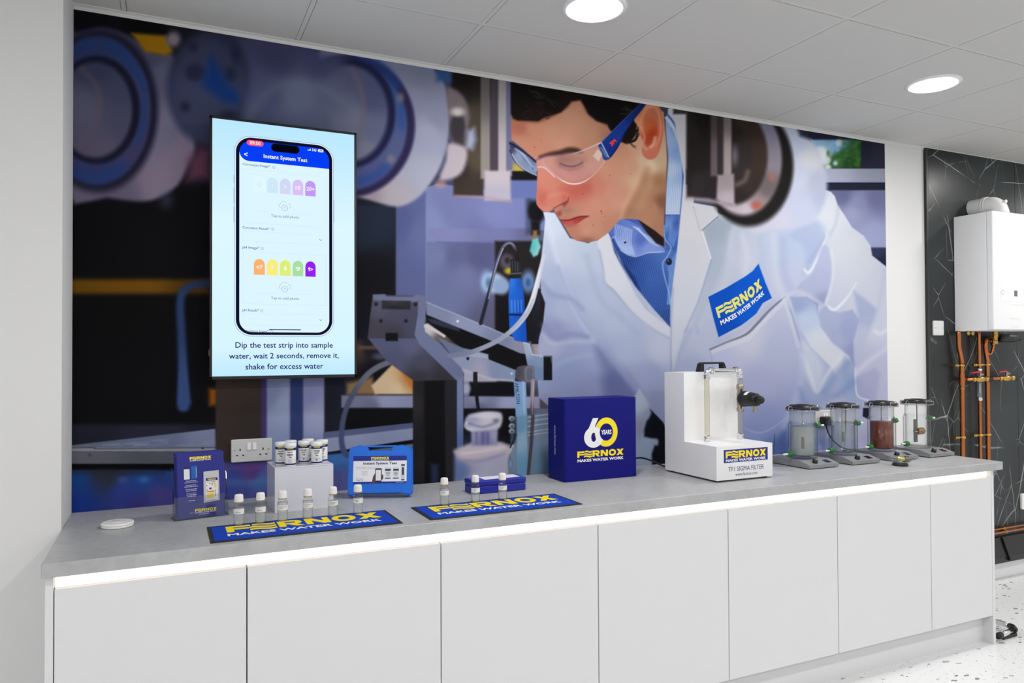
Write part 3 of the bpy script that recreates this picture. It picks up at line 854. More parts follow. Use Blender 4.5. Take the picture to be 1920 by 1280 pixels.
    cf = [(1030, 430, (206, 214, 232)), (1050, 470, (198, 206, 226)), (1028, 520, (180, 190, 216)), (1024, 560, (166, 176, 208)), (1060, 580, (176, 186, 212)), (1040, 620, (152, 158, 196)), (1030, 650, (172, 178, 206)),
          (1060, 690, (150, 162, 200)), (1110, 680, (156, 166, 204)), (1150, 720, (120, 128, 172)), (1110, 730, (150, 158, 196)), (1120, 560, (184, 194, 218)), (1160, 600, (182, 192, 216)), (1100, 480, (192, 202, 222)),
          (1180, 660, (176, 186, 214)), (1220, 700, (164, 172, 206)), (1240, 660, (192, 198, 220)), (1280, 430, (206, 208, 216)), (1270, 250, (210, 210, 216)), (1290, 330, (206, 206, 214)), (1290, 500, (200, 204, 216)), (1280, 600, (194, 200, 218)), (1300, 690, (172, 180, 208)), (1340, 480, (178, 188, 206)),
          (1370, 460, (192, 200, 216)), (1400, 480, (200, 204, 220)), (1450, 470, (190, 200, 222)), (1480, 460, (186, 198, 222)), (1440, 520, (196, 200, 222)), (1320, 640, (186, 192, 216)), (1400, 640, (200, 202, 220)),
          (1360, 680, (188, 192, 220)), (1420, 720, (176, 180, 212)), (1380, 760, (160, 168, 206)), (1430, 790, (150, 160, 204)), (1460, 660, (180, 186, 214)), (1440, 840, (120, 138, 192)), (1410, 830, (148, 162, 206)),
          (1560, 400, (212, 216, 226)), (1590, 460, (208, 212, 222)), (1620, 500, (206, 210, 222)), (1650, 520, (202, 206, 222)), (1655, 600, (204, 208, 224)), (1640, 700, (190, 194, 218)), (1655, 780, (196, 196, 224)), (1600, 740, (170, 178, 212)),
          (1540, 780, (156, 170, 208)), (1580, 800, (190, 194, 214)), (1640, 840, (190, 190, 222)), (1530, 850, (140, 158, 206))]
    p.poly(coat, cf, 1.4)
    # left lapel and sleeve folds
    p.poly([(1019, 440), (1040, 470), (1066, 560), (1100, 640), (1150, 690), (1120, 700), (1070, 620), (1040, 560), (1024, 500)], (168, 180, 210), 12, 3, .35)
    p.line([(1028, 415), (1040, 470), (1062, 540), (1092, 604), (1120, 640), (1160, 690), (1190, 730)], [3, 4, 4, 4, 4, 4, 3], (214, 222, 238), 7, 5, .55)
    p.line([(1046, 500), (1070, 560), (1100, 612), (1150, 676), (1185, 724)], 3, (148, 160, 196), 6, 5, .55)
    p.line([(1018, 530), (1034, 552), (1070, 560), (1092, 580)], 4, (150, 158, 194), 7, 5, .6)
    p.line([(1020, 610), (1040, 634), (1070, 626), (1100, 632)], 5, (140, 146, 188), 7, 5, .6)
    p.line([(1018, 628), (1036, 644), (1075, 640), (1110, 640)], 3, (190, 196, 218), 6, 5, .6)
    p.line([(1030, 690), (1070, 672), (1110, 664)], 4, (176, 184, 212), 8, 5, .5)
    p.poly([(1120, 650), (1165, 700), (1200, 744), (1190, 790), (1140, 760), (1130, 700)], (104, 112, 160), 16, 3, .65)
    p.ell(1030, 760, 30, 18, (150, 140, 168), 12, .5)
    # breast pocket
    p.poly([(1332, 656), (1390, 634), (1430, 596), (1472, 556), (1490, 600), (1506, 664), (1498, 760), (1480, 800), (1420, 812), (1390, 800), (1340, 700)], cf, 1.6, 0, .0)
    p.poly([(1330, 655), (1362, 642), (1400, 628), (1436, 590), (1472, 557), (1468, 572), (1440, 600), (1405, 638), (1366, 652), (1335, 664)], (216, 216, 228), 3, 0, .6)
    p.line([(1331, 655), (1362, 641.5), (1398, 627), (1418, 608), (1444, 580), (1472, 556)], [1.6, 1.4, 2, 2.4, 2.2, 1], (112, 116, 136), 1.8, 4, .9)
    p.line([(1348, 640), (1392, 618), (1424, 590), (1448, 568)], 4, (172, 180, 208), 8, 4, .5)
    p.line([(1473, 557), (1486, 594), (1500, 640), (1507, 668)], 1, (150, 158, 190), 1.6, 4, .8); p.line([(1470, 562), (1482, 600), (1496, 650)], 2.5, (212, 212, 228), 3, 4, .6)
    p.line([(1331, 657), (1338, 690), (1350, 720)], 1, (160, 168, 196), 2, 4, .7)
    p.line([(1396, 803), (1420, 811), (1445, 804), (1478, 780)], 1.4, (176, 186, 220), 2, 4, .7)
    p.poly([(1452, 826), (1476, 796), (1480, 860), (1470, 985), (1450, 985), (1440, 850)], (92, 112, 172), 8, 0, .85)
    # big sleeve folds, right
    p.poly([(1478, 440), (1530, 412), (1548, 440), (1535, 470), (1520, 505), (1506, 515), (1510, 480), (1500, 455)], (170, 182, 214), 8, 2, .7)
    p.line([(1450, 440), (1454, 500), (1462, 540), (1478, 570)], 5, (206, 212, 226), 8, 4, .6)
    p.line([(1468, 450), (1470, 510), (1484, 545)], 7, (172, 182, 214), 9, 4, .55)
    p.line([(1550, 440), (1536, 476), (1522, 504), (1514, 511), (1508, 505)], [1.6, 2, 2.5, 3, 2], (224, 228, 238), 2.5, 5, .9)
    p.line([(1546, 444), (1530, 470), (1518, 492)], 2, (160, 172, 204), 5, 5, .6)
    p.poly([(1540, 462), (1552, 462), (1560, 490), (1558, 530), (1548, 560), (1543, 572), (1530, 568), (1505, 548), (1490, 552), (1500, 530), (1520, 515), (1532, 490)], [(1550, 480, (182, 188, 216)), (1540, 530, (178, 184, 214)), (1510, 545, (176, 184, 212)), (1545, 565, (150, 160, 196))], 3.5, 2, .9)
    p.line([(1558, 470), (1562, 510), (1555, 548), (1546, 576)], 2.5, (220, 224, 234), 4, 5, .6)
    p.line([(1472, 560), (1486, 548), (1505, 548), (1525, 560), (1540, 570)], 3, (210, 212, 226), 5, 5, .6)
    p.poly([(1512, 556), (1534, 570), (1532, 590), (1526, 585)], (142, 152, 192), 2.5, 0, .8)
    p.poly([(1480, 556), (1512, 556), (1530, 572), (1534, 600), (1560, 640), (1598, 668), (1604, 690), (1604, 760), (1590, 760), (1560, 690), (1520, 650), (1502, 620)], [(1495, 570, (156, 168, 206)), (1510, 600, (190, 204, 228)), (1530, 640, (212, 218, 228)), (1560, 680, (216, 218, 228)), (1590, 720, (160, 176, 210))], 3, 0, .9)
    p.poly([(1534, 588), (1545, 572), (1572, 586), (1598, 580), (1612, 600), (1600, 640), (1602, 690), (1592, 668), (1560, 642), (1538, 612)], [(1560, 600, (172, 180, 210)), (1590, 620, (160, 170, 206)), (1570, 640, (170, 178, 210)), (1600, 660, (150, 158, 196))], 3, 0, .9)
    p.line([(1553, 574), (1560, 580), (1570, 577), (1590, 555), (1605, 530)], [2, 3, 3, 2, 1], (226, 228, 238), 2.5, 5, .9)
    p.poly([(1600, 545), (1622, 560), (1644, 580), (1636, 605), (1620, 650), (1606, 690), (1602, 650), (1610, 600)], [(1630, 580, (160, 172, 206)), (1615, 640, (186, 192, 216))], 5, 0, .7)
    p.line([(1640, 620), (1650, 626), (1662, 618)], 3, (222, 226, 238), 4, 4, .8)
    p.line([(1605, 700), (1625, 680), (1650, 662), (1664, 650)], 4, (214, 216, 232), 6, 4, .7)
    p.poly([(1606, 706), (1640, 690), (1650, 700), (1640, 760), (1624, 750), (1606, 740)], (170, 172, 206), 6, 0, .7)
    p.poly([(1576, 700), (1582, 668), (1600, 680), (1606, 720), (1606, 742), (1590, 730)], (150, 166, 202), 6, 0, .6)
    p.line([(1604, 690), (1604, 720), (1608, 742), (1628, 750)], 1.4, (226, 228, 240), 2, 4, .8)
    p.poly([(1500, 640), (1520, 650), (1545, 690), (1535, 730), (1520, 720), (1505, 690)], (206, 214, 228), 8, 2, .7)
    p.line([(1507, 668), (1520, 706), (1532, 734), (1552, 700), (1576, 668)], 3.5, (218, 222, 232), 5, 5, .7)
    p.line([(1545, 735), (1570, 700), (1590, 680)], 7, (140, 158, 200), 9, 4, .6)
    p.line([(1530, 760), (1570, 740), (1600, 716)], 5, (130, 150, 198), 9, 4, .55); p.ell(1560, 760, 26, 12, (206, 204, 216), 12, .5)
    p.line([(1506, 664), (1500, 720), (1482, 770), (1470, 800)], 5, (186, 196, 222), 8, 4, .55)
    p.line([(1500, 730), (1512, 760), (1540, 780)], 4, (130, 146, 196), 8, 4, .5)
    p.line([(1660, 505), (1650, 560), (1640, 600)], 3, (186, 192, 214), 7, 4, .5); p.line([(1572, 388), (1566, 420), (1556, 440)], 2, (182, 188, 206), 5, 4, .6)
    # ---- shirt and collar
    p.poly([(1140, 436), (1165, 408), (1196, 411), (1247, 464), (1246, 400), (1248, 330), (1247, 240), (1250, 215), (1262, 222), (1278, 270), (1281, 330), (1278, 400), (1274, 450), (1268, 480), (1262, 530), (1258, 615), (1226, 580), (1190, 536), (1160, 480)],
           [(1160, 440, (66, 96, 176)), (1200, 440, (80, 108, 186)), (1170, 490, (30, 60, 130)), (1220, 520, (58, 94, 170)), (1240, 560, (48, 84, 160)), (1200, 520, (40, 76, 150)), (1256, 480, (78, 112, 184)), (1265, 420, (58, 90, 160)), (1265, 300, (190, 206, 228)), (1250, 600, (40, 70, 140))], 1.3)
    for k in range(30):       # fine pinstripes of the shirt front
        x = 1150 + k * 4.0
        p.line([(x, 470), (x + 14, 520), (x + 32, 580), (x + 44, 625)], .62, (118, 156, 216), 1.1, 3, .5)
    p.poly([(1110, 455), (1141, 438), (1160, 484), (1190, 538), (1226, 582), (1258, 617), (1258, 700), (1180, 660), (1120, 560)], cf, 1.2)
    p.poly([(1256, 640), (1259, 560), (1268, 482), (1276, 404), (1290, 404), (1330, 480), (1300, 640)], cf, 1.2)
    p.poly([(1147, 448), (1160, 485), (1190, 520), (1200, 545), (1180, 520), (1152, 475)], (20, 44, 108), 4, 0, .85)
    # left collar leaf
    p.poly([(1141, 434), (1164, 408.5), (1180, 414), (1200, 424), (1225, 448), (1247, 468), (1240, 474), (1215, 474), (1190, 481), (1172, 474), (1158, 458)], [(1150, 440, (88, 118, 196)), (1180, 445, (120, 142, 210)), (1200, 450, (92, 116, 192)), (1215, 466, (140, 160, 220)), (1180, 470, (140, 160, 222))], 1.2)
    for k in range(10):
        x = 1149 + k * 3.3
        p.line([(x + 6, 420 + k * 1.2), (x + 4, 440 + k * 1.5), (x + 16 - k * .6, 470 + min(k, 5) * 1.6)], .6, (206, 222, 246), .8, 3, .85)
    for k in range(9):
        p.line([(1186 + k * 2, 424 + k * .6), (1204 + k * 2.4, 436 + k * 3), (1222 + k * 2.2, 446 + k * 2.6)], .55, (196, 214, 244), .8, 3, .8) if k < 7 else None
    p.line([(1147, 447), (1152, 444), (1157, 456), (1168, 472), (1190, 481), (1215, 474), (1246, 472)], .8, (196, 212, 240), 1, 4, .8)
    p.ell(1172, 454.5, 2, 2, (20, 26, 60), 1)
    # shadow inside the collar and right collar leaf
    p.poly([(1196, 411), (1210, 414), (1245, 430), (1246, 462), (1230, 456), (1214, 438)], (38, 24, 28), 2.5)
    p.poly([(1246, 404), (1278, 402), (1276, 440), (1268, 474), (1256, 462), (1246, 448), (1243, 428)], [(1252, 420, (120, 156, 214)), (1268, 420, (34, 66, 150)), (1262, 450, (70, 106, 184))], 1.2)
    for k in range(7):
        p.line([(1276 - k * 3, 404), (1272 - k * 2.6, 430), (1262 - k * 1.5, 462 - k * 2)], .5, (150, 184, 234), .8, 3, .7)
    p.line([(1244, 430), (1247, 448), (1258, 464), (1250, 482), (1242, 500), (1256, 560), (1257, 600)], .9, (176, 200, 236), 1.2, 4, .8)
    for k in range(8):
        p.line([(1270 - k * 2.6, 470 + k * 4), (1264 - k * 1.4, 520), (1259 - k * 1.2, 570)], .5, (150, 184, 230), .8, 3, .7)
    p.ell(1254, 490.5, 5.6, 6.2, (14, 18, 30), 1.2); p.ell(1253.5, 490, 3.4, 4, (46, 54, 76), 1.2); p.ell(1252, 488, 1, 1.2, (140, 150, 170), .8)
    # striped stand-up collar behind the neck
    p.poly([(1246, 220), (1254, 214), (1264, 226), (1274, 260), (1280.5, 300), (1281, 350), (1277, 402), (1246, 402), (1248, 350), (1251, 300), (1249, 260)], [(1256, 240, (200, 212, 232)), (1260, 320, (206, 218, 236)), (1262, 390, (212, 222, 238)), (1276, 330, (170, 192, 226)), (1274, 290, (150, 178, 220)), (1266, 250, (186, 202, 230)), (1268, 370, (206, 218, 238))], 1.2)
    for k in range(9):
        p.line([(1249 + k * 1.4, 226 + k * 2), (1252 + k * 3.0, 280 + k), (1251 + k * 3.4, 330), (1248 + k * 3.3, 400)], .5, (96, 134, 198), 1.0, 4, .55)
    p.line([(1252, 216), (1266, 236), (1276, 272), (1280, 310), (1280, 350), (1276, 400)], 1.6, (36, 76, 158), 1.4, 4, .85)
    p.line([(1246, 224), (1248, 262), (1251, 300), (1247, 360), (1245, 420)], 1.5, (58, 40, 60), 2, 4, .8)
    # open collar of the coat: left lapel (white) edge to the button
    p.poly([(1120, 452), (1140, 437), (1150, 470), (1180, 530), (1210, 580), (1258, 616), (1258, 634), (1215, 612), (1180, 580), (1150, 540), (1134, 530), (1130, 500), (1124, 470)],
           [(1135, 470, (214, 216, 226)), (1150, 510, (214, 216, 228)), (1200, 570, (208, 212, 224)), (1250, 622, (206, 210, 222))], 1.6, 2)
    p.line([(1124, 470), (1132, 510), (1135, 530), (1160, 556), (1190, 590), (1230, 620), (1256, 634)], 1.8, (164, 172, 200), 3, 4, .6)
    p.line([(1100, 480), (1126, 560), (1170, 600), (1195, 625)], 5, (164, 176, 206), 9, 5, .45)
    # right lapel with its notch
    p.poly([(1262, 214), (1300, 230), (1300, 380), (1345, 388), (1346, 405), (1316, 432), (1333, 486), (1310, 560), (1283, 620), (1262, 700), (1256, 640), (1258, 560), (1268, 480), (1276, 400), (1282, 330)],
           [(1290, 300, (206, 206, 214)), (1300, 410, (218, 218, 224)), (1320, 420, (214, 214, 222)), (1300, 480, (210, 212, 222)), (1275, 560, (206, 210, 222)), (1270, 640, (200, 206, 220))], 1.5)
    p.poly([(1318, 430), (1346, 407), (1372, 420), (1362, 470), (1350, 510), (1330, 560), (1312, 600), (1288, 640), (1312, 560), (1334, 484)], [(1345, 430, (166, 178, 194)), (1345, 480, (176, 188, 206)), (1320, 560, (182, 190, 210))], 4, 0, .85)
    p.line([(1316, 432), (1333, 485)], .9, (238, 240, 244), .9, 0); p.line([(1334, 486), (1310, 562), (1284, 622)], 1.4, (160, 170, 194), 2.5, 4, .7)
    p.line([(1316, 432), (1346, 406)], 1, (130, 140, 160), 1.2, 0, .8); p.line([(1300, 388), (1312, 432)], 1, (184, 188, 202), 2, 0, .7)
    p.line([(1262, 540), (1258, 620), (1258, 700)], 1.4, (150, 158, 188), 2.5, 4, .6)
    p.line([(1290, 620), (1275, 660), (1262, 700)], 4, (160, 170, 200), 8, 4, .5)
    p.line([(1370, 440), (1366, 500), (1345, 570)], 6, (206, 210, 224), 10, 4, .5)
    p.line([(1392, 440), (1400, 480), (1396, 510)], 4, (214, 218, 230), 8, 4, .6); p.line([(1425, 440), (1430, 500), (1440, 540)], 5, (180, 192, 218), 9, 4, .5)
    # ---- technician: skin
    face = [(958, 200), (958.5, 262), (975, 275), (1000, 296), (1005, 305), (1007, 320), (1006.5, 358), (1004.6, 374), (1006, 383), (1010, 389), (1018, 396.6), (1028, 397.8), (1034, 394.5), (1038, 391.5), (1040.5, 399), (1045, 407), (1051.5, 412),
            (1056, 420), (1060.5, 428), (1069.5, 443.5), (1082.5, 451.8), (1103, 454.6), (1120, 451), (1141, 436), (1164, 410), (1196, 411), (1230, 434), (1244, 446), (1245, 400), (1248, 360), (1250, 300), (1249, 272), (1244, 210), (1200, 185), (1080, 175)]
    ff = [(975, 240, (176, 112, 94)), (1000, 240, (196, 142, 118)), (1040, 250, (200, 150, 126)), (1080, 225, (204, 154, 128)), (1110, 250, (196, 150, 124)), (1140, 258, (180, 126, 102)), (975, 268, (194, 140, 120)), (1010, 285, (196, 140, 118)), (1060, 270, (204, 154, 132)), (1100, 280, (196, 142, 118)),
          (1020, 320, (206, 140, 124)), (1030, 345, (204, 136, 120)), (1015, 370, (196, 118, 104)), (1020, 390, (206, 140, 126)), (1045, 375, (204, 132, 116)), (1060, 372, (196, 110, 98)), (1080, 360, (194, 112, 100)), (1100, 350, (192, 114, 100)), (1120, 350, (202, 134, 116)), (1140, 320, (208, 152, 130)),
          (1150, 360, (206, 150, 130)), (1120, 385, (204, 148, 130)), (1160, 380, (208, 156, 136)), (1100, 400, (202, 146, 128)), (1060, 395, (178, 130, 114)), (1080, 395, (190, 138, 120)), (1170, 290, (204, 152, 126)), (1185, 310, (208, 160, 134)), (1190, 340, (214, 176, 148)),
          (1072, 430, (186, 128, 108)), (1100, 436, (204, 152, 130)), (1120, 430, (196, 146, 124)), (1100, 452, (150, 104, 88)), (1140, 425, (190, 138, 116)), (1205, 300, (214, 184, 156)), (1220, 310, (226, 204, 176)), (1235, 300, (206, 178, 148)), (1215, 345, (190, 150, 120)), (1235, 340, (170, 126, 96)),
          (1200, 380, (190, 146, 118)), (1180, 400, (176, 132, 108)), (1225, 390, (184, 140, 114)), (1240, 380, (140, 96, 74)), (1235, 425, (176, 128, 106)), (1215, 412, (186, 138, 112)), (1160, 270, (196, 148, 122)), (1190, 270, (214, 170, 142))]
    p.poly(face, ff, 1.2)
    p.line([(1206, 300), (1198, 325), (1186, 356), (1172, 384), (1164, 408)], [3, 4, 4, 4, 2], (220, 184, 158), 7, 4, .55)       # jaw edge light
    p.line([(1214, 318), (1205, 345), (1190, 378), (1178, 400)], 5, (168, 124, 98), 9, 4, .5)
    # nose, lips, eye
    p.line([(1024, 376), (1030, 368), (1045, 364), (1058, 362), (1065, 368), (1064, 376), (1056, 381), (1044, 386)], [3, 4, 4, 3, 2.5, 2.5, 2, 1.5], (216, 150, 132), 5, 4, .5)
    p.line([(1038, 391), (1046, 386), (1056, 381), (1064, 377), (1066, 370)], [.9, 1.2, 1.6, 1.6, 1], (126, 64, 58), 1.8, 4, .8)
    p.poly([(1054, 382), (1062, 377), (1066, 378), (1060, 386), (1056, 388)], (134, 66, 62), 3, 0, .8)
    p.ell(1018, 375, 8, 12, (190, 104, 92), 8, .5); p.ell(1075, 358, 18, 10, (188, 96, 86), 12, .4); p.ell(1096, 352, 12, 7, (184, 92, 84), 9, .35)
    p.poly([(1041, 399), (1052, 394), (1053, 402), (1047, 407)], (150, 76, 68), 3, 0, .8)
    p.poly([(1051, 412), (1066, 411), (1078, 407), (1088, 405), (1098, 404.5), (1104, 405.5), (1094, 411), (1084, 418), (1072, 422), (1060, 421.5), (1055, 418)], [(1060, 415, (178, 84, 80)), (1080, 410, (172, 66, 66)), (1070, 420, (200, 100, 96)), (1096, 407, (150, 70, 62))], 1.6, 2)
    p.line([(1052, 412.5), (1066, 413), (1076, 410), (1088, 406), (1104, 405)], [.8, 1, 1.2, 1, .7], (104, 44, 44), 1.2, 4, .9)
    p.line([(1058, 426), (1066, 424), (1080, 422)], 1.5, (160, 96, 82), 3, 4, .6)
    p.ell(1062, 394, 12, 4, (150, 116, 104), 6, .5)
    p.line([(1012, 294), (1030, 289), (1050, 286), (1066, 282), (1080, 282), (1090, 285)], [1.5, 3, 4.5, 5.5, 4.5, 2], (52, 32, 28), 5, 4, .85)
    p.ell(1072, 300, 24, 8, (150, 98, 86), 8, .7, -.05); p.ell(1052, 302, 10, 9, (142, 92, 82), 8, .6)
    p.poly([(1048, 306), (1060, 312), (1076, 312), (1092, 306), (1098, 302), (1094, 296), (1070, 303), (1054, 303)], (168, 116, 108), 3, 0, .7)
    p.line([(1050, 306), (1058, 310), (1070, 312), (1082, 310), (1092, 304)], 1.3, (54, 38, 52), 1.6, 4, .9)
    for k in range(17):
        t_ = k / 16; x = 1050 + 42 * t_; y = 306 + 5.5 * math.sin(PI * t_)
        p.line([(x, y), (x - 2 + 4 * t_, y + 9 - 5 * abs(t_ - .4))], .5, (66, 54, 80), 1.1, 0, .6)
    # hair
    hair = [(957, 120), (957.5, 214), (962, 222), (970, 226), (987, 226.5), (1009, 227.5), (1020, 221), (1037, 216), (1052, 210.5), (1063, 200), (1071, 190.5), (1088, 187.5), (1094, 197), (1103, 214), (1118, 227), (1138, 233), (1143, 243),
            (1150, 250), (1163, 266), (1174, 269), (1184, 265), (1192, 252), (1194, 234), (1186, 222), (1204, 194), (1236, 190), (1252, 198), (1252, 150), (1200, 130)]
    p.poly(hair, [(980, 190, (18, 14, 14)), (1010, 215, (32, 20, 18)), (1040, 190, (20, 15, 15)), (1060, 195, (36, 22, 18)), (1100, 190, (16, 12, 12)), (1150, 220, (15, 12, 12)), (1180, 250, (26, 18, 16)), (1170, 200, (18, 14, 14))], 2.6)
    p.line([(962, 222), (987, 227), (1009, 228), (1037, 217), (1063, 201), (1072, 190), (1090, 189), (1104, 215), (1138, 234)], 1.5, (70, 44, 36), 5, 4, .5)
    def strands(pts, n, col, w, jit, a=.8):
        for k in range(n):
            q = [(x + rnd.uniform(-jit, jit), y + rnd.uniform(-jit, jit)) for x, y in pts]
            p.line(q, w, col, .8, 4, a)
    strands([(1166, 262), (1178, 268), (1190, 262), (1196, 250)], 8, (30, 20, 18), .6, 3, .8)
    strands([(1176, 262), (1184, 272), (1190, 276)], 4, (40, 28, 24), .45, 3, .6); strands([(1186, 240), (1196, 246), (1198, 238)], 7, (28, 18, 16), .6, 3, .8)
    for k in range(16):
        x = rnd.uniform(985, 1040); y = rnd.uniform(168, 200)
        p.line([(x, y), (x + rnd.uniform(6, 14), y + rnd.uniform(3, 10))], .45, (84, 82, 84), .8, 0, .55)
    for k in range(16):
        x = rnd.uniform(1160, 1196); y = rnd.uniform(196, 216)
        p.line([(x, y), (x + rnd.uniform(8, 16), y + rnd.uniform(-4, 2))], .45, (88, 88, 92), .8, 0, .55)
    for k in range(14):
        x = rnd.uniform(970, 1030); y = rnd.uniform(205, 222)
        p.line([(x, y), (x + 7, y + 4), (x + 12, y + rnd.uniform(-3, 3))], .6, (66, 36, 28), .9, 3, .6)
    # ear
    p.poly([(1208, 194), (1220, 193), (1233, 196), (1241, 212), (1244, 238), (1241, 264), (1235, 286), (1227, 297), (1216, 299), (1207, 293), (1203, 284), (1205, 266), (1199, 250), (1196, 236), (1189, 224), (1198, 206)],
           [(1215, 198, (224, 150, 110)), (1235, 205, (206, 130, 100)), (1240, 240, (214, 130, 104)), (1238, 270, (208, 122, 100)), (1220, 290, (206, 122, 104)), (1208, 285, (206, 130, 110)), (1200, 235, (226, 164, 124)), (1215, 225, (204, 120, 86)), (1224, 245, (190, 78, 44)), (1216, 260, (196, 88, 58)), (1225, 275, (214, 140, 112)), (1225, 212, (196, 120, 94))], 1.4, 3)
    p.line([(1200, 228), (1210, 206), (1222, 199), (1232, 206), (1238, 230), (1237, 255), (1230, 272)], [1.5, 2, 2, 2, 2, 2, 1.5], (236, 174, 140), 3, 4, .6)
    p.poly([(1208, 226), (1216, 222), (1226, 226), (1231, 240), (1228, 258), (1216, 274), (1208, 264), (1204, 244)], [(1218, 234, (206, 110, 66)), (1222, 250, (186, 66, 34)), (1212, 262, (184, 76, 54)), (1210, 240, (206, 120, 84))], 4, 3, .85)
    p.line([(1203, 240), (1208, 256), (1206, 272), (1212, 280)], 2, (236, 186, 156), 3, 4, .6); p.line([(1228, 258), (1225, 270), (1219, 276)], 2.5, (236, 196, 176), 3, 4, .7)
    # ---- safety glasses
    p.poly([(955, 268), (970, 276), (990, 289), (1003, 300), (1006.5, 312), (1006, 329), (995, 325), (978, 314), (964, 298), (957, 284)], [(962, 275, (60, 64, 96)), (975, 290, (150, 164, 196)), (990, 305, (126, 146, 186)), (1000, 318, (140, 160, 200)), (1000, 300, (110, 110, 150))], 1.4, 0, .92)
    p.line([(956, 268), (972, 278), (990, 291), (1004, 303)], 1.8, (38, 34, 60), 1.4, 4); p.line([(956, 282), (966, 302), (982, 317), (1006, 329)], 1.6, (56, 70, 100), 1.4, 4)
    p.line([(960, 289), (972, 308), (990, 321), (1006, 328.5)], .7, (214, 222, 234), .8, 4); p.line([(972, 284), (986, 302), (1000, 318)], .8, (66, 82, 124), 1, 4, .8)
    p.line([(966, 279), (982, 292), (996, 312)], 1.6, (196, 208, 230), 2.5, 4, .6)
    lens = [(1016, 297), (1022, 292.5), (1040, 292.5), (1060, 291), (1084, 285), (1104, 277), (1122, 270), (1131, 291), (1137, 300), (1128, 312), (1116, 324), (1102, 336), (1088, 343), (1074, 345), (1060, 341), (1046, 332), (1032, 318), (1020, 308)]
    p.poly(lens, [(1030, 300, (196, 160, 158)), (1060, 296, (176, 140, 136)), (1090, 292, (196, 160, 156)), (1110, 285, (206, 170, 164)), (1125, 290, (214, 176, 164)), (1050, 325, (186, 150, 156)), (1070, 335, (196, 146, 142)), (1090, 325, (186, 150, 154)), (1110, 310, (206, 170, 166))], 1.2, 2, .45)
    p.poly([(1050, 322), (1076, 326), (1098, 316), (1118, 300), (1112, 318), (1096, 334), (1078, 342), (1060, 338)], (204, 160, 156), 5, 0, .35)
    p.line([(1005, 300), (1014, 297), (1024, 293), (1042, 293), (1064, 290.5), (1086, 284.5), (1106, 276.5), (1123, 268.5)], [1.4, 1.2, 1.1, 1, 1, .9, .9, 1], [(1010, 299, (120, 90, 140)), (1050, 292, (150, 120, 150)), (1100, 279, (224, 200, 210))], 1, 4, .9)
    p.line([(1018, 298), (1018, 306), (1030, 317), (1046, 333), (1060, 341.5), (1075, 345), (1090, 342.5), (1104, 335), (1120, 321), (1134, 303)], [.8, .8, .9, 1, 1.1, 1.2, 1.1, .9, .8, .7], [(1030, 315, (200, 160, 170)), (1075, 345, (240, 232, 236)), (1120, 320, (214, 180, 172))], .9, 4, .9)
    p.poly([(1006, 300), (1018, 297), (1024, 310), (1038, 326), (1036, 330), (1022, 318), (1010, 314)], (206, 160, 160), 3, 0, .5)
    p.line([(1008, 313), (1020, 314), (1030, 322), (1040, 332)], .9, (232, 216, 224), 1, 4, .8)
    p.poly([(1127, 267), (1140, 254), (1165, 228), (1190, 207), (1204, 192), (1214, 192), (1202, 208), (1186, 228), (1172, 248), (1165, 264), (1158, 278), (1148, 292), (1141, 299), (1137, 292)],
           [(1140, 262, (28, 62, 150)), (1160, 245, (30, 66, 158)), (1190, 210, (24, 52, 130)), (1205, 195, (20, 40, 100)), (1150, 280, (24, 56, 146)), (1165, 255, (34, 72, 166))], 1.1)
    p.line([(1128, 266), (1145, 249), (1168, 226), (1200, 196)], .8, (84, 120, 200), 1, 4, .7); p.line([(1140, 298), (1156, 278), (1168, 254), (1188, 226)], .9, (14, 26, 70), 1.2, 4, .8)
    p.poly([(1121, 272), (1127, 267.5), (1141, 296), (1137, 301), (1131, 299), (1128, 288)], [(1127, 275, (34, 70, 140)), (1134, 290, (40, 80, 150))], 1)
    p.line([(1120, 271), (1127, 267), (1141, 295)], .8, (226, 232, 240), .8, 0)
    for k in range(3): p.line([(1126 + k * 3.4, 277 + k * 6), (1131 + k * 3, 281 + k * 6)], 1.4, (110, 150, 200), 1, 0, .8)
    for k in range(5): p.line([(1121 + k * 1.7, 281 + k * 1.8), (1113 + k * 2.2, 293 + k * 2.1)], .55, (244, 240, 240), .7, 0, .95)
    for x, y, r in ((1002, 276, 1.3), (1014, 263, .9), (1086, 210, .8), (1143, 329, 1.1), (1127, 396, 1.6), (1128, 400, 1), (1112, 422, 1.2), (1134, 406, .8), (1182, 326, .9), (1093, 364, 1), (1219, 388, .9), (993, 252, .8), (1025, 385, .7)):
        p.ell(x, y, r * .8, r * .8, (110, 62, 50), 1, .75)
    # ---- electrode bracket
    p.rect(774, 700, 869, 985, [(784, 760, (54, 51, 55)), (812, 760, (20, 20, 23)), (846, 760, (52, 50, 56)), (790, 880, (44, 42, 48)), (830, 880, (18, 18, 22))], 2)
    p.rect(796, 712, 834, 985, (19, 19, 22), 3); p.rect(856, 705, 868.5, 985, [(862, 740, (128, 140, 178)), (862, 860, (96, 116, 168))], 1.8)
    p.rect(835, 712, 856, 985, (46, 44, 50), 2.5)
    p.rect(808, 870, 822, 905, (60, 84, 130), 6, .6)
    p.poly([(689, 633), (779, 633), (857, 712), (776, 714), (723, 675)], [(710, 645, (98, 102, 134)), (770, 650, (104, 106, 138)), (790, 680, (84, 84, 104)), (830, 706, (62, 60, 68)), (785, 708, (66, 64, 74)), (740, 680, (94, 96, 126))], 1.8)
    p.poly([(699, 553), (796, 554), (790, 600), (778, 634), (689, 634), (694, 590)], [(710, 570, (98, 98, 118)), (750, 590, (86, 86, 108)), (770, 615, (84, 84, 108)), (700, 625, (82, 78, 92)), (740, 628, (76, 72, 84))], 2)
    p.poly([(699, 552), (722, 551), (725, 556), (774, 556), (779, 552), (796, 554), (794, 562), (775, 566), (726, 566), (700, 562)], (124, 128, 158), 2)
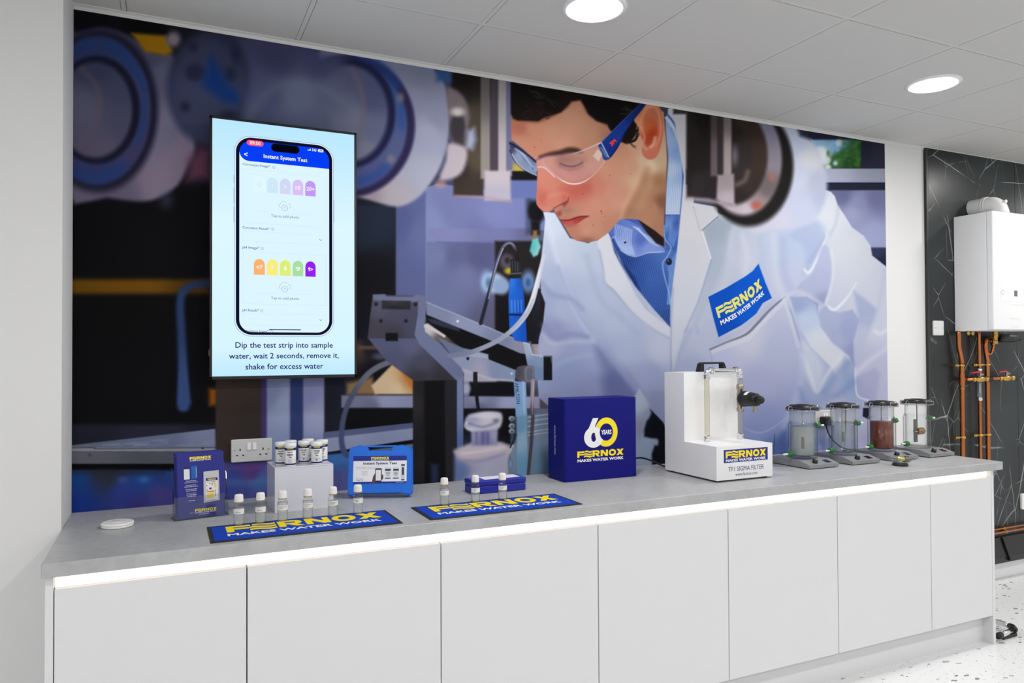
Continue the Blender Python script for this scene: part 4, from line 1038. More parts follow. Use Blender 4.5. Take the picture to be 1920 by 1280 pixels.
    p.poly([(716, 563), (770, 564), (769, 580), (716, 579)], [(740, 566, (74, 72, 84)), (740, 578, (40, 38, 46))], 2)
    for x, y in ((705, 570), (779, 570.5), (714, 601.5), (761, 601.5)): p.ell(x, y, 3.4, 3.6, (40, 40, 54), 1.5)
    p.rect(723, 624, 746, 639, (22, 22, 26), 1.8)
    p.poly([(784, 553), (797, 554), (800, 566), (796, 612), (846, 666), (868, 689), (868.5, 712), (856, 713), (786, 645), (777, 628), (783, 590)],
           [(790, 570, (120, 126, 158)), (788, 620, (122, 130, 164)), (820, 655, (120, 128, 162)), (860, 700, (112, 120, 154)), (862, 712, (130, 136, 170))], 1.5)
    p.poly([(798, 588), (870, 604), (985, 660), (990, 692), (960, 694), (880, 668), (800, 604)], (18, 18, 22), 1.5)
    p.poly([(800, 596), (860, 606), (862, 622), (808, 606)], (66, 70, 98), 2, 0, .8)
    p.poly([(795, 608), (802, 606), (834, 628), (862, 650), (856, 652), (820, 640), (797, 622)], [(802, 612, (206, 200, 204)), (830, 640, (110, 98, 96)), (850, 648, (70, 62, 62))], 1.5)
    p.line([(797, 611), (815, 619), (833, 630)], 2.4, (214, 210, 214), 1.5)
    p.poly([(820, 632), (868, 652), (915, 664), (916, 674), (868, 668), (846, 666)], [(850, 650, (116, 124, 152)), (900, 668, (170, 176, 198))], 1.5)
    p.poly([(800, 566), (982, 641), (994, 652), (990, 664), (975, 662), (924, 640), (800, 590)], [(820, 580, (136, 144, 172)), (880, 606, (150, 158, 188)), (940, 636, (132, 140, 170)), (975, 650, (150, 150, 172))], 1.2)
    p.line([(800, 566.5), (890, 603), (980, 641)], 1.0, (176, 184, 210), 1.2, 0, .8)
    p.ell(858, 602, 2.4, 2.4, (230, 232, 240), 1.2)
    p.poly([(843, 667), (880, 668), (915, 673), (970, 695), (964, 714), (924, 712), (868, 693)], [(870, 676, (152, 160, 188)), (930, 694, (140, 152, 182)), (955, 706, (140, 156, 188)), (900, 700, (172, 170, 190))], 1.2)
    p.line([(868, 693), (924, 711), (964, 714)], 2.2, (196, 186, 200), 2, 0, .8)
    p.ell(877, 672, 2.6, 3.2, (28, 30, 40), 1); p.ell(959, 700, 2, 2, (215, 222, 236), 1)
    # electrodes
    p.line([(897, 770), (893, 738), (891, 706)], 3.2, (26, 26, 32), 1.2); p.rect(887, 697, 895, 722, (34, 32, 36), 1.2)
    p.rect(957, 486, 976, 522, [(960, 500, (26, 26, 30)), (970, 500, (50, 50, 56))], 1.4)
    for x in (960.5, 965.5, 970.5): p.line([(x, 489), (x, 508)], .8, (84, 86, 92), .8, 0)
    p.line([(956, 513), (977, 512)], 1.3, (100, 102, 110), .8, 0)
    p.poly([(956, 522), (976, 521.5), (979, 530), (983, 562), (988, 643), (965, 638), (955, 620), (953, 562), (955, 532)],
           [(960, 530, (52, 128, 226)), (974, 530, (30, 92, 190)), (958, 575, (40, 112, 214)), (980, 580, (24, 84, 184)), (962, 620, (36, 108, 214)), (984, 620, (26, 90, 196))], 1.2)
    for x in (959, 965, 971, 977): p.line([(x, 563), (x + .6, 584)], 1.1, (96, 156, 236), 1, 0, .8)
    p.line([(953.5, 589.5), (984, 590.5)], 1.6, (14, 34, 84), .8, 0)
    p.line([(901, 606), (912, 566), (924, 520), (936, 478), (945, 461), (954, 455.5), (962, 459), (968, 472), (971, 488)], [3.4, 3.3, 3, 2.8, 2.6, 2.4, 2.4, 2.4, 2.6], [(905, 590, (40, 44, 62)), (935, 480, (86, 92, 116)), (956, 456, (120, 126, 150)), (970, 480, (30, 30, 36))], 1)
    p.line([(916, 560), (930, 500), (943, 466)], .9, (190, 196, 214), .9, 5, .8)
    p.poly([(1004, 538), (1013.5, 540), (1012, 590), (1009.5, 645), (996, 645), (998, 590)], [(1000, 560, (24, 26, 36)), (1011, 560, (46, 50, 66)), (1000, 630, (22, 24, 32)), (1008, 630, (36, 40, 54))], 1.2)
    p.line([(1010, 537), (1014, 505), (1018, 485)], 2.2, (176, 184, 206), 1); p.line([(1005, 538.5), (1013, 540)], 1, (160, 166, 180), .8, 0)
    p.poly([(996, 645), (1008, 645), (1007, 668), (996, 667)], [(998, 655, (120, 112, 116)), (1004, 655, (196, 184, 186))], 1)
    p.line([(1019, 480), (1015, 497), (1007, 530), (997, 566), (984, 592), (962, 617), (932, 639), (892, 657), (862, 664), (843, 667)], [3.2, 3.6, 4.4, 5, 5, 4.6, 4.5, 4.5, 4.6, 4.6], [(1018, 485, (206, 210, 224)), (1003, 545, (214, 216, 228)), (980, 598, (190, 196, 214)), (930, 640, (160, 166, 186)), (850, 666, (132, 138, 164))], 1.2)
    p.line([(1012, 505), (1000, 552), (986, 586)], 1.2, (236, 238, 244), 1.4, 4, .7)
    p.line([(1000, 560), (985, 590), (962, 615)], 1.0, (150, 156, 176), 1.6, 4, .5)
    p.poly([(980, 641), (992, 644.5), (996, 664), (1020, 668), (1020, 688), (990, 688)], [(990, 655, (168, 182, 208)), (1008, 676, (142, 160, 192)), (1000, 685, (130, 148, 182))], 1)
    p.line([(982, 642), (992, 645), (997, 664), (1019, 668)], .9, (204, 212, 228), .9, 0)
    p.rect(1001, 688, 1020, 712.5, (126, 148, 184), 1.2)
    p.rect(1019, 667, 1035, 712.5, (20, 22, 27), 1.2); p.line([(1020, 668), (1033, 668), (1034.5, 680)], 1, (110, 116, 128), 1, 0)
    p.poly([(970, 688), (985, 685), (1000, 687), (1002, 696), (1001, 714), (985, 717), (968, 711), (966, 700)], [(972, 700, (84, 82, 92)), (992, 700, (116, 118, 134)), (985, 714, (100, 100, 112))], 1.5, 3)
    p.poly(rrect(992.5, 701, 17, 28, 6), (136, 138, 156), 1.5); p.poly(rrect(992.5, 701, 13, 24, 5), (112, 112, 130), 2)
    p.poly([(963, 714), (986, 716), (989, 800), (988, 985), (972, 985), (968, 800)], [(968, 740, (132, 168, 214)), (980, 740, (150, 182, 222)), (980, 800, (146, 186, 216)), (978, 880, (128, 176, 212))], 1.5)
    p.line([(981, 716), (984, 800), (984, 890)], 2, (184, 206, 232), 2, 0, .7)
    p.line([(999, 714), (996, 800), (990, 890)], [3.6, 3.4, 3], [(999, 720, (170, 160, 166)), (995, 800, (84, 70, 78)), (991, 880, (96, 84, 92))], 1.2, 0)
    p.line([(1000, 716), (996, 820)], .8, (206, 196, 200), .8, 0, .7)
    # jar with stopper (blurred), threaded beaker with liquid
    p.poly([(852, 843), (884, 830), (935, 830), (962, 838), (955, 860), (957, 985), (850, 985)], [(880, 850, (196, 186, 198)), (930, 860, (182, 182, 206)), (900, 900, (186, 186, 212)), (860, 880, (110, 130, 178)), (940, 840, (206, 196, 206))], 6)
    p.poly([(850, 846), (884, 832), (940, 828), (958, 836), (950, 848), (900, 858), (862, 862)], (206, 196, 206), 5, 0, .8)
    p.poly([(882, 798), (934, 796), (932, 834), (884, 836)], [(890, 815, (160, 162, 196)), (910, 820, (122, 122, 168)), (925, 815, (172, 172, 200))], 4)
    p.poly([(871, 790), (878, 778), (905, 771), (935, 772), (942, 780), (940, 796), (930, 804), (885, 808), (873, 802)], [(885, 788, (172, 172, 200)), (915, 780, (214, 212, 224)), (925, 796, (206, 200, 208)), (890, 802, (206, 206, 220))], 4, 3)
    p.line([(880, 794), (905, 800), (930, 792)], 2, (116, 120, 160), 4, 5, .6)
    p.ell(906, 779, 24, 4, (226, 226, 236), 4, .7); p.ell(930, 788, 5, 3, (96, 96, 130), 4, .7); p.line([(874, 792), (872, 800), (884, 806)], 1.5, (236, 234, 240), 3, 4, .7)
    for x in (893, 905, 915): p.line([(x, 812), (x, 830)], 2, (98, 98, 146), 3, 0, .55)
    p.line([(866, 850), (900, 846), (945, 838)], 2.5, (232, 222, 228), 4, 4, .7); p.line([(862, 862), (900, 864), (945, 850)], 3, (150, 150, 184), 5, 4, .5)
    p.poly([(955, 782), (1048, 772), (1048, 985), (952, 985), (958, 830)], [(960, 800, (70, 78, 96)), (1010, 790, (140, 156, 180)), (1030, 830, (150, 172, 196)), (1010, 870, (128, 160, 186)), (962, 850, (150, 170, 196)), (1030, 880, (110, 148, 178))], 2, 0, .88)
    p.poly([(968, 716 + 60), (988, 776), (989, 985), (972, 985)], [(972, 800, (130, 176, 210)), (984, 820, (164, 198, 222)), (980, 880, (120, 172, 208))], 2, 0, .85)
    for y0 in (778, 786, 795, 806, 812): p.line([(990, y0 + 4), (1015, y0), (1045, y0 - 4)], 1.0, (208, 216, 228), 1, 5, .8)
    for y0 in (784, 798, 808): p.ell(959, y0, 5.5, 4.5, (190, 202, 216), 1.5, .85); p.ell(960, y0 + 1, 3, 2.4, (70, 78, 92), 1.5, .8)
    p.line([(958, 838), (962, 828), (966, 815)], 2.5, (50, 54, 66), 1.6, 5); p.line([(955, 848), (962, 834)], 1.2, (206, 212, 222), 1, 0)
    p.ell(957, 870, 4.5, 10, (98, 140, 170), 1.5, .8); p.ell(957, 870, 2.8, 7.5, (150, 176, 200), 1.5, .8)
    p.line([(999, 780), (996, 830), (990, 890)], [3.4, 3.2, 3], (84, 72, 80), 1.2, 0, .85)
    # ---- blurred white microscope body in front of the shoulder
    p.poly([(1455, 214), (1490, 232), (1500, 255), (1520, 262), (1538, 290), (1548, 320), (1551, 350), (1545, 382), (1527, 412), (1500, 424), (1440, 432), (1400, 430), (1420, 300)],
           [(1490, 270, (196, 204, 226)), (1500, 330, (202, 208, 228)), (1530, 340, (188, 192, 214)), (1520, 300, (214, 218, 226)), (1510, 390, (196, 202, 224)), (1450, 424, (206, 206, 222)), (1540, 370, (184, 190, 214))], 6, 2)
    p.ell(1403, 312, 84, 112, (34, 30, 30), 6)
    p.ell(1394, 300, 72, 104, [(1440, 240, (140, 138, 158)), (1455, 300, (150, 144, 156)), (1440, 350, (120, 110, 114)), (1400, 395, (206, 196, 206)), (1420, 385, (160, 140, 144)), (1350, 380, (206, 196, 206))], 5)
    p.ell(1418, 385, 8, 7, (196, 104, 90), 6, .9); p.ell(1447, 332, 5, 7, (190, 120, 110), 6, .7)
    p.ell(1372, 292, 67, 92, [(1400, 230, (62, 48, 42)), (1420, 290, (74, 58, 52)), (1400, 350, (66, 54, 50)), (1380, 250, (40, 34, 34)), (1385, 290, (70, 62, 60)), (1390, 370, (52, 44, 42))], 5)
    p.ell(1392, 292, 18, 34, (58, 54, 54), 9, .8); p.line([(1382, 346), (1396, 338), (1402, 322)], 4, (140, 124, 116), 6, 4, .7)
    p.ell(1377, 292, 6, 16, (150, 142, 160), 6, .7)
    p.rect(1286.5, 190, 1372, 345, [(1295, 240, (46, 40, 38)), (1310, 300, (42, 36, 36)), (1318, 230, (28, 24, 24)), (1300, 330, (40, 34, 36)), (1360, 210, (30, 26, 26))], 4)
    p.rect(1287, 318, 1345, 371, [(1300, 340, (44, 38, 40)), (1330, 340, (52, 44, 48)), (1300, 368, (60, 48, 50))], 4)
    p.ell(1308, 342, 14, 18, (58, 54, 56), 7, .8)
    p.rect(1332, 195, 1346, 330, [(1339, 220, (86, 78, 78)), (1339, 300, (120, 108, 116))], 4); p.rect(1346, 195, 1357, 330, (66, 58, 62), 3.5)
    p.rect(1356, 195, 1371.5, 345, [(1363, 215, (130, 122, 120)), (1363, 300, (180, 168, 172))], 3.5)
    p.poly([(1345, 328), (1376, 326), (1377, 384), (1352, 380), (1343, 372)], [(1360, 340, (172, 160, 166)), (1365, 375, (196, 184, 194))], 4)
    p.line([(1288, 372), (1330, 376), (1376, 386)], 3.5, (192, 178, 188), 5, 0, .8)
    p.rect(1262, 196, 1287, 214, (30, 28, 34), 3, .8)
    # ---- blue badge on the coat
    p.poly(BADGE, [(1340, 560, (0, 88, 196)), (1420, 510, (0, 96, 206)), (1400, 580, (0, 98, 208)), (1360, 620, (0, 84, 190)), (1440, 555, (0, 90, 200))], .9)
    p.poly([(1618, 764.5), (1632, 764), (1631, 785), (1626, 785), (1617, 780)], (26, 32, 58), 1.5)
    # white bottle right of the boxes
    p.poly([(1188, 745), (1210, 744), (1221, 775), (1212, 790), (1208, 818), (1232, 822), (1233, 835), (1222, 850), (1222, 985), (1188, 985)], [(1200, 760, (186, 196, 216)), (1215, 780, (160, 170, 196)), (1200, 800, (156, 160, 180)), (1220, 828, (170, 184, 210)), (1205, 860, (170, 184, 208))], 3.5, 2)

BADGE = [(1327.5, 556.5), (1360, 540), (1395.6, 519), (1411, 508), (1422, 494), (1435, 530), (1447, 558.6), (1430, 568), (1417.5, 588), (1400, 602), (1389, 610), (1347, 632), (1337, 595)]
GAIN = 0.88
def make_mural():
    P = Paint(1080, 620, MUR0 + .0005, MUR1, 0.889, 2.6415)
    paint_mural(P)
    nz, nx = P.u.shape
    c = np.clip(P.c / 255.0, 0, 1) ** 1.12        # the printer's contrast curve
    c = np.where(c <= 0.04045, c / 12.92, ((c + 0.055) / 1.055) ** 2.4) * GAIN
    me = bpy.data.meshes.new('mural')
    n = nx * nz
    co = np.zeros((n, 3)); co[:, 0] = P.X.ravel(); co[:, 1] = -0.0012; co[:, 2] = P.Z.ravel()
    i = np.arange(n).reshape(nz, nx)
    f = np.stack([i[:-1, :-1], i[:-1, 1:], i[1:, 1:], i[1:, :-1]], -1).reshape(-1, 4)
    me.vertices.add(n); me.vertices.foreach_set('co', co.ravel())
    me.loops.add(f.size); me.loops.foreach_set('vertex_index', f.ravel().astype(np.int32))
    me.polygons.add(len(f)); me.polygons.foreach_set('loop_start', np.arange(0, f.size, 4, dtype=np.int32))
    me.update(calc_edges=True)
    at = me.color_attributes.new('print', 'FLOAT_COLOR', 'POINT')
    rgba = np.ones((n, 4), np.float32); rgba[:, :3] = c.reshape(-1, 3)
    at.data.foreach_set('color', rgba.ravel())
    m, nt, p, tc = node_mat('mural_print')
    a = nt.nodes.new('ShaderNodeAttribute'); a.attribute_name = 'print'
    nt.links.new(a.outputs['Color'], p.inputs['Base Color'])
    p.inputs['Roughness'].default_value = 0.7; p.inputs['Specular IOR Level'].default_value = 0.08
    me.materials.append(m)
    o = bpy.data.objects.new('mural_print', me); COL.objects.link(o)
    return o
mural = thing('wall_mural', 'large photographic mural of a technician in a lab coat bending over laboratory glassware', 'mural', (MUR0, 0, 0.889))
mo = make_mural(); mo.parent = mural; mo.location = (-MUR0, 0, -0.889)
def artF(lift=0.0018):
    def F(px, py, l=0.0):
        x, z = wall_at(px, py)
        return Vector((x, -lift - l, z))
    return F
def badgeF(a, b, l=0.0):
    """badge sheet, 0..1 in each direction, following its drape"""
    top = spline([(1327.5, 556.5), (1360, 540), (1395.6, 519), (1422, 494)], 8); bot = spline([(1347, 632), (1389, 610), (1417.5, 586), (1447, 558.6)], 8)
    def at(q, t):
        k = min(max(t, 0), .9999) * (len(q) - 1); i = int(k); f = k - i
        return [q[i][j] * (1 - f) + q[i + 1][j] * f for j in (0, 1)]
    T, B = at(top, a), at(bot, a)
    return artF()(B[0] + (T[0] - B[0]) * b, B[1] + (T[1] - B[1]) * b, l)
bl = MB(); wordmark_mb(bl, badgeF, .09, .42, .80, .26)
obj('badge_wordmark', bl, flat((214, 210, 110)), mural)
bl = MB(); text_mb(bl, 'MAKES WATER WORK', badgeF, .49, .29, .78, .115, bold=.03)
obj('badge_motto', bl, flat((226, 230, 240)), mural)
def tiltF(px, py, ax, ay, bx, by):
    F0 = artF()
    return lambda a, b, l=0.0: F0(px + a * ax + b * bx, py + a * ay + b * by, l)
bl = MB(); text_mb(bl, '3M', tiltF(1149, 267, .72, -.70, -.62, -.78), 0, 0, 12.5, 8, bold=.05)
obj('glasses_emblem', bl, flat((226, 60, 40)), mural)
bl = MB(); text_mb(bl, 'AMILTON', tiltF(970, 737, .09, 1, 1, -.06), 0, 0, 40, 6.5, bold=.0)
obj('probe_lettering', bl, flat((30, 44, 84)), mural)
# ------------------------------------------------------------------ wall screen
def make_screen():
    x0, x1, z0, z1, yf = 0.7235, 1.2615, 1.342, 2.306, -0.070
    t = thing('display_screen', 'upright black framed wall screen showing a phone app page', 'screen', ((x0 + x1) / 2, 0, z0))
    obj('housing', MB().rbox(x0 + .002, x1 - .002, yf + .004, -0.032, z0 + .002, z1 - .002, .004), M_BLACK, t)
    obj('wall_bracket', MB().box(x0 + .12, x1 - .12, -0.032, -0.0022, z0 + .3, z1 - .3), mat('dark_bracket', (30, 30, 32), .6), t)
    b = .0095
    obj('bezel', MB().rbox(x0, x0 + b, yf - .002, yf + .012, z0, z1, .0015, 1).rbox(x1 - b, x1, yf - .002, yf + .012, z0, z1, .0015, 1)
        .rbox(x0, x1, yf - .002, yf + .012, z1 - b, z1, .0015, 1).rbox(x0, x1, yf - .002, yf + .012, z0, z0 + b + .003, .0015, 1), mat('screen_bezel', (12, 12, 15), .3), t)
    obj('side_sticker', MB().box(x0 - .0006, x0 + .003, -.058, -.05, 1.43, 1.452), M_WHITE, t)
    bg = MB().box(x0 + b - .001, x1 - b + .001, yf, yf + .003, z0 + b, z1 - b + .001)
    # backlight: a soft cyan-white gradient of the shown slide
    m, nt, p, tc = node_mat('screen_slide')
    nt.nodes.remove(p)
    sep = nt.nodes.new('ShaderNodeSeparateXYZ'); nt.links.new(tc.outputs['Generated'], sep.inputs[0])
    r = ramp(nt, [(0.0, (190, 234, 255)), (0.12, (216, 246, 255)), (0.6, (222, 248, 255)), (1.0, (186, 232, 255))], sep.outputs[2])
    e = nt.nodes.new('ShaderNodeEmission'); e.inputs['Strength'].default_value = 1.0
    nt.links.new(r.outputs[0], e.inputs['Color']); nt.links.new(e.outputs[0], nt.nodes['Material Output'].inputs['Surface'])
    s = obj('screen', bg, m, t)
    F = Frame((0, yf, 0), (1, 0, 0), (0, 0, 1), 0.0)
    def shape(name, polys, col, l):
        mb = MB()
        for q in polys: poly_mb(mb, F, q, l)
        return obj(name, mb, glow(col), s)
    cx, cz = 0.9897, 1.8735
    shape('phone_edge', [rrect(cx, cz, .364, .746, .062, 10)], (150, 172, 214), .0004)
    shape('phone_rim', [rrect(cx, cz, .360, .742, .060, 10)], (226, 244, 254), .0006)
    shape('phone_bezel', [rrect(cx, cz, .352, .734, .057, 10)], (14, 16, 40), .0008)
    shape('phone_page', [rrect(cx, cz - .001, .328, .712, .046, 10)], (222, 246, 255), .0010)
    for x, z, h in ((.807, 2.08, .03), (.807, 2.02, .06), (.807, 1.95, .06), (1.1725, 1.99, .09)): shape('phone_button', [rrect(x, z, .003, h, .001, 2)], (160, 184, 224), .0005)
    top = [q for q in rrect(cx, cz - .001, .328, .712, .046, 10) if q[1] > 2.15]
    hd = sorted([q for q in top if q[0] > cx], key=lambda q: q[1]) ; hl = sorted([q for q in top if q[0] <= cx], key=lambda q: -q[1])
    bl_ = [(0.8257 + .034 * (1 - math.cos(math.radians(a))), 2.186 - .034 * math.sin(math.radians(a))) for a in range(0, 91, 15)]
    shape('header_bar', [[(1.1537, 2.152)] + hd + hl + bl_], (6, 62, 246), .0012)
    shape('time_pill', [rrect(.881, 2.221, .060, .021, .0105)], (250, 84, 128), .0014)
    shape('camera_pill', [rrect(.990, 2.2125, .104, .030, .015)], (6, 6, 18), .0014)
    shape('battery_icon', [rrect(1.1215, 2.2195, .021, .0115, .004)], (226, 236, 255), .0014)
    def words(name, items, col, l=.0017, bold=.0):
        for tx, x, z, w, h, al in items:
            mb = MB(); text_mb(mb, tx, F, x, z, w, h, bold, al, l)
            obj(name, mb, glow(col), s)
    words('header_text', [('Instant System Test', .991, 2.1745, .160, None, 'c'), ('09:50', .881, 2.221, .038, None, 'c'), ('5G', 1.097, 2.2195, .016, None, 'c'), ('<', .848, 2.176, None, .014, 'c')], (248, 250, 255), .0018, .02)
    shape('signal_icon', [[(1.071 + k * .0035, 2.215), (1.0735 + k * .0035, 2.215), (1.0735 + k * .0035, 2.217 + .002 * k), (1.071 + k * .0035, 2.217 + .002 * k)] for k in range(4)], (236, 242, 255), .0016)
    words('battery_text', [('78', 1.1215, 2.2195, .009, None, 'c')], (40, 80, 230), .0019, .02)
    words('field_caption', [('Corrosion Image*', .837, 2.138, .097, None, 'l'), ('Corrosion Result*', .8365, 1.904, .095, None, 'l'), ('pH Image*', .8365, 1.829, .0595, None, 'l'), ('pH Result*', .8365, 1.5965, .0575, None, 'l'), ('Inhibitor Image*', .851, 1.5195, .077, None, 'l')], (52, 78, 160), .0017, .006)
    for x, z in ((.948, 2.138), (.944, 1.904), (.9065, 1.8285), (.9045, 1.5965), (.939, 1.5195)):
        ic = MB()
        for q in _ring(x, z, .0052, .0052, .0043, .0043, 0, 360, 14): poly_mb(ic, F, q, .0017)
        text_mb(ic, 'i', F, x, z, None, .005, 0, 'c', .0017)
        obj('info_icon', ic, glow((70, 96, 170)), s)
    lines = []
    def box(xa, xb, za, zb, w=.0006):
        lines.extend([[(xa, za), (xb, za), (xb, za + w), (xa, za + w)], [(xa, zb - w), (xb, zb - w), (xb, zb), (xa, zb)], [(xa, za), (xa + w, za), (xa + w, zb), (xa, zb)], [(xb - w, za), (xb, za), (xb, zb), (xb - w, zb)]])
    box(.839, 1.142, 1.922, 2.121); box(.839, 1.143, 1.854, 1.892); box(.838, 1.141, 1.621, 1.814); box(.838, 1.141, 1.543, 1.585)
    for z in (1.968, 1.662): lines.append([(.875, z), (1.10, z), (1.10, z + .0006), (.875, z + .0006)])
    for q in lines: shape('field_line', [q], (190, 220, 238), .0013)
    for z0_, cols, tx, tc_ in ((2.068, ((226, 248, 255), (206, 234, 250), (212, 216, 248), (218, 192, 246), (196, 150, 246)), ('0', '2', '5', '10', '20+'), (246, 252, 255)),
                               (1.7585, ((255, 178, 110), (252, 236, 120), (222, 240, 118), (168, 224, 160), (150, 30, 240)), ('<7', '7', '8', '9', '9>'), (250, 250, 255))):
        for k in range(5):
            x = .896 + .0467 * k
            arch = [(x - .0195, z0_ - .028), (x + .0195, z0_ - .028)] + [(x + .0195 * math.cos(math.radians(a)), z0_ + .0095 + .0215 * math.sin(math.radians(a))) for a in range(0, 181, 15)]
            q = shape('result_tile', [arch], cols[k], .0014)
            mb = MB(); text_mb(mb, tx[k], F, x, z0_, None if k < 3 else (.018 if len(tx[k]) < 3 else .030), .0155, .02, 'c', .0019)
            if k < 3 and z0_ > 2: mo_ = MB(); text_mb(mo_, tx[k], F, x, z0_, None, .0175, .045, 'c', .0017); obj('tile_outline', mo_, glow((150, 182, 210)), s)
            obj('tile_text', mb, glow(tc_), s)
    for z in (1.995, 1.688):
        mb = MB()
        for q in _ring(.988, z - .008, .0115, .0115, .0105, .0105, 0, 360, 20): poly_mb(mb, F, q, .0016)
        for ax, az, r_, a0, a1 in ((.974, z, .008, 80, 265), (.985, z + .009, .0095, 20, 165), (1.002, z + .001, .0085, -80, 110)):
            for q in _ring(ax, az, r_, r_, r_ - .0009, r_ - .0009, a0, a1, 12): poly_mb(mb, F, q, .0016)
        text_mb(mb, 'T', F, .988, z - .008, None, .008, 0, 'c', .0016)
        obj('cloud_icon', mb, glow((120, 140, 160)), s)
    words('prompt_text', [('Tap to add photo', .989, 1.9535, .103, None, 'c'), ('Tap to add photo', .989, 1.6435, .103, None, 'c')], (124, 144, 186), .0017, .008)
    ch = []
    for z in (1.873, 1.564): ch += [[(1.116, z + .003), (1.1172, z + .004), (1.1212, z - .001), (1.1212, z - .003)], [(1.1252, z + .004), (1.1264, z + .003), (1.1212, z - .003), (1.1212, z - .001)]]
    shape('chevron_icon', ch[:2], (60, 80, 120), .0016); shape('chevron_icon', ch[2:], (60, 80, 120), .0016)
    shape('home_bar', [rrect(.9885, 1.5265, .117, .0035, .0017)], (16, 22, 60), .0016)
    words('slide_caption', [('Dip the test strip into sample', .9895, 1.4655, .355, None, 'c'), ('water, wait 2 seconds, remove it,', .990, 1.427, .400, None, 'c'), ('shake for excess water', .989, 1.3885, .284, None, 'c')], (24, 26, 104), .0017, .012)
make_screen()

# ------------------------------------------------------------------ sockets
def socket(name, x, z, label, lettering=True):
    t = thing(name, label, 'socket', (x, -0.0022, z))
    w, h = .147, .0855
    pl = MB().prism(rrect(0, 0, w, h, .006), 'y', -.006, 0)
    f = rrect(0, 0, w, h, .006); g_ = rrect(0, 0, w - .006, h - .006, .005); n = len(f)
    pl.add([(p[0], -.006, p[1]) for p in f] + [(p[0], -.0085, p[1]) for p in g_], [(i, (i + 1) % n, (i + 1) % n + n, i + n) for i in range(n)] + [tuple(range(n, 2 * n))])
    obj('plate', pl, mat('socket_plate', (206, 206, 206), .4), t, local=True)
    for s in (-1, 1):
        obj('rocker', MB().prism([(-.0085, -.0145), (-.0125, -.0145), (-.0095, .0115), (-.0085, .0115)], 'x', s * .0095 - .0065, s * .0095 + .0065), M_WHITE, t, local=True).location = (0, 0, .0175)
        cx_ = s * .0415
        for dx, dz, a, b in ((0 if s < 0 else -.001, .004, .0022, .0042), (-.011, -.017, .0036, .0022), (.011, -.017, .0036, .0022)):
            obj('pin_slot', MB().box(cx_ + dx - a, cx_ + dx + a, -.0089, -.0084, dz - b, dz + b), M_BLACK, t, local=True)
        obj('screw', MB().cyl((s * .0605, -.0084, .002), .0026, .0008, '-y', 12), M_STEEL, t, local=True)
    return t
socket('double_socket', .8757, 1.072, 'white double wall socket on the mural below the screen')
s2 = socket('double_socket', 3.858, 1.068, 'white double wall socket behind the glass vessels with a black plug')
def plug(x, z, label, path):
    t = thing('power_plug', label, 'plug', (x, -.011, z), group='plugs behind the glass vessels')
    obj('plug_body', MB().rbox(-.027, .027, -.04, 0, -.026, .024, .008), M_BLACK, t, local=True)
    obj('cable', MB().tube(spline(path, 6), .0042, 8), M_BLACK, t)
plug(3.836, 1.056, 'black plug in the wall socket with a cable curving down', [(3.836, -.035, 1.03), (3.845, -.04, .99), (3.875, -.045, .95), (3.92, -.05, .915), (3.97, -.06, .897), (4.02, -.06, .896)])

# ------------------------------------------------------------------ puck, leaflets and holder
t = thing('plastic_puck', 'round white two-tier plastic disc lying on the worktop', 'disc', (.443, -.302, ZC))
obj('lower_ring', MB().lathe([(.0, .0005), (.044, .0005), (.0465, .003), (.0465, .008), (.0455, .0085), (.0, .0085)], seg=48), M_WHITE, t, local=True)
up_ = obj('upper_cap', MB().lathe([(.0, .0086), (.0462, .0086), (.0472, .0095), (.0472, .0125), (.0455, .0150), (.040, .0160), (.039, .0157), (.024, .0157), (.023, .0162), (.0, .0162)], seg=48), M_WHITE, t, local=True)

HR = math.radians(9.6)
t = thing('brochure_holder', 'clear acrylic brochure holder with blue leaflets beside the wall screen', 'holder', (.6915, -.293, ZC), HR)
TILT = math.radians(8)
def lean(pts):     # tip a standing panel back
    return [(x, y * math.cos(TILT) + z * math.sin(TILT), z * math.cos(TILT) - y * math.sin(TILT)) for x, y, z in pts]
def leanmb(mb): mb.v = lean(mb.v); return mb
obj('front_pane', leanmb(MB().box(-.0845, .0845, -.002, 0, .003, .075)), M_ACRYL, t, local=True)
for s in (-1, 1):
    obj('side_pane', leanmb(MB().prism([(0, .003), (.034, .003), (.034, .17), (.022, .17), (0, .075)], 'x', s * .0835 - .001, s * .0835 + .001)), M_ACRYL, t, local=True)
obj('back_pane', leanmb(MB().box(-.0845, .0845, .034, .036, .003, .175)), M_ACRYL, t, local=True)
obj('base', MB().box(-.0865, .0865, -.004, .062, 0.0005, .003), M_ACRYL, t, local=True)
LEAF_B = flat((30, 36, 132), .4, .4)
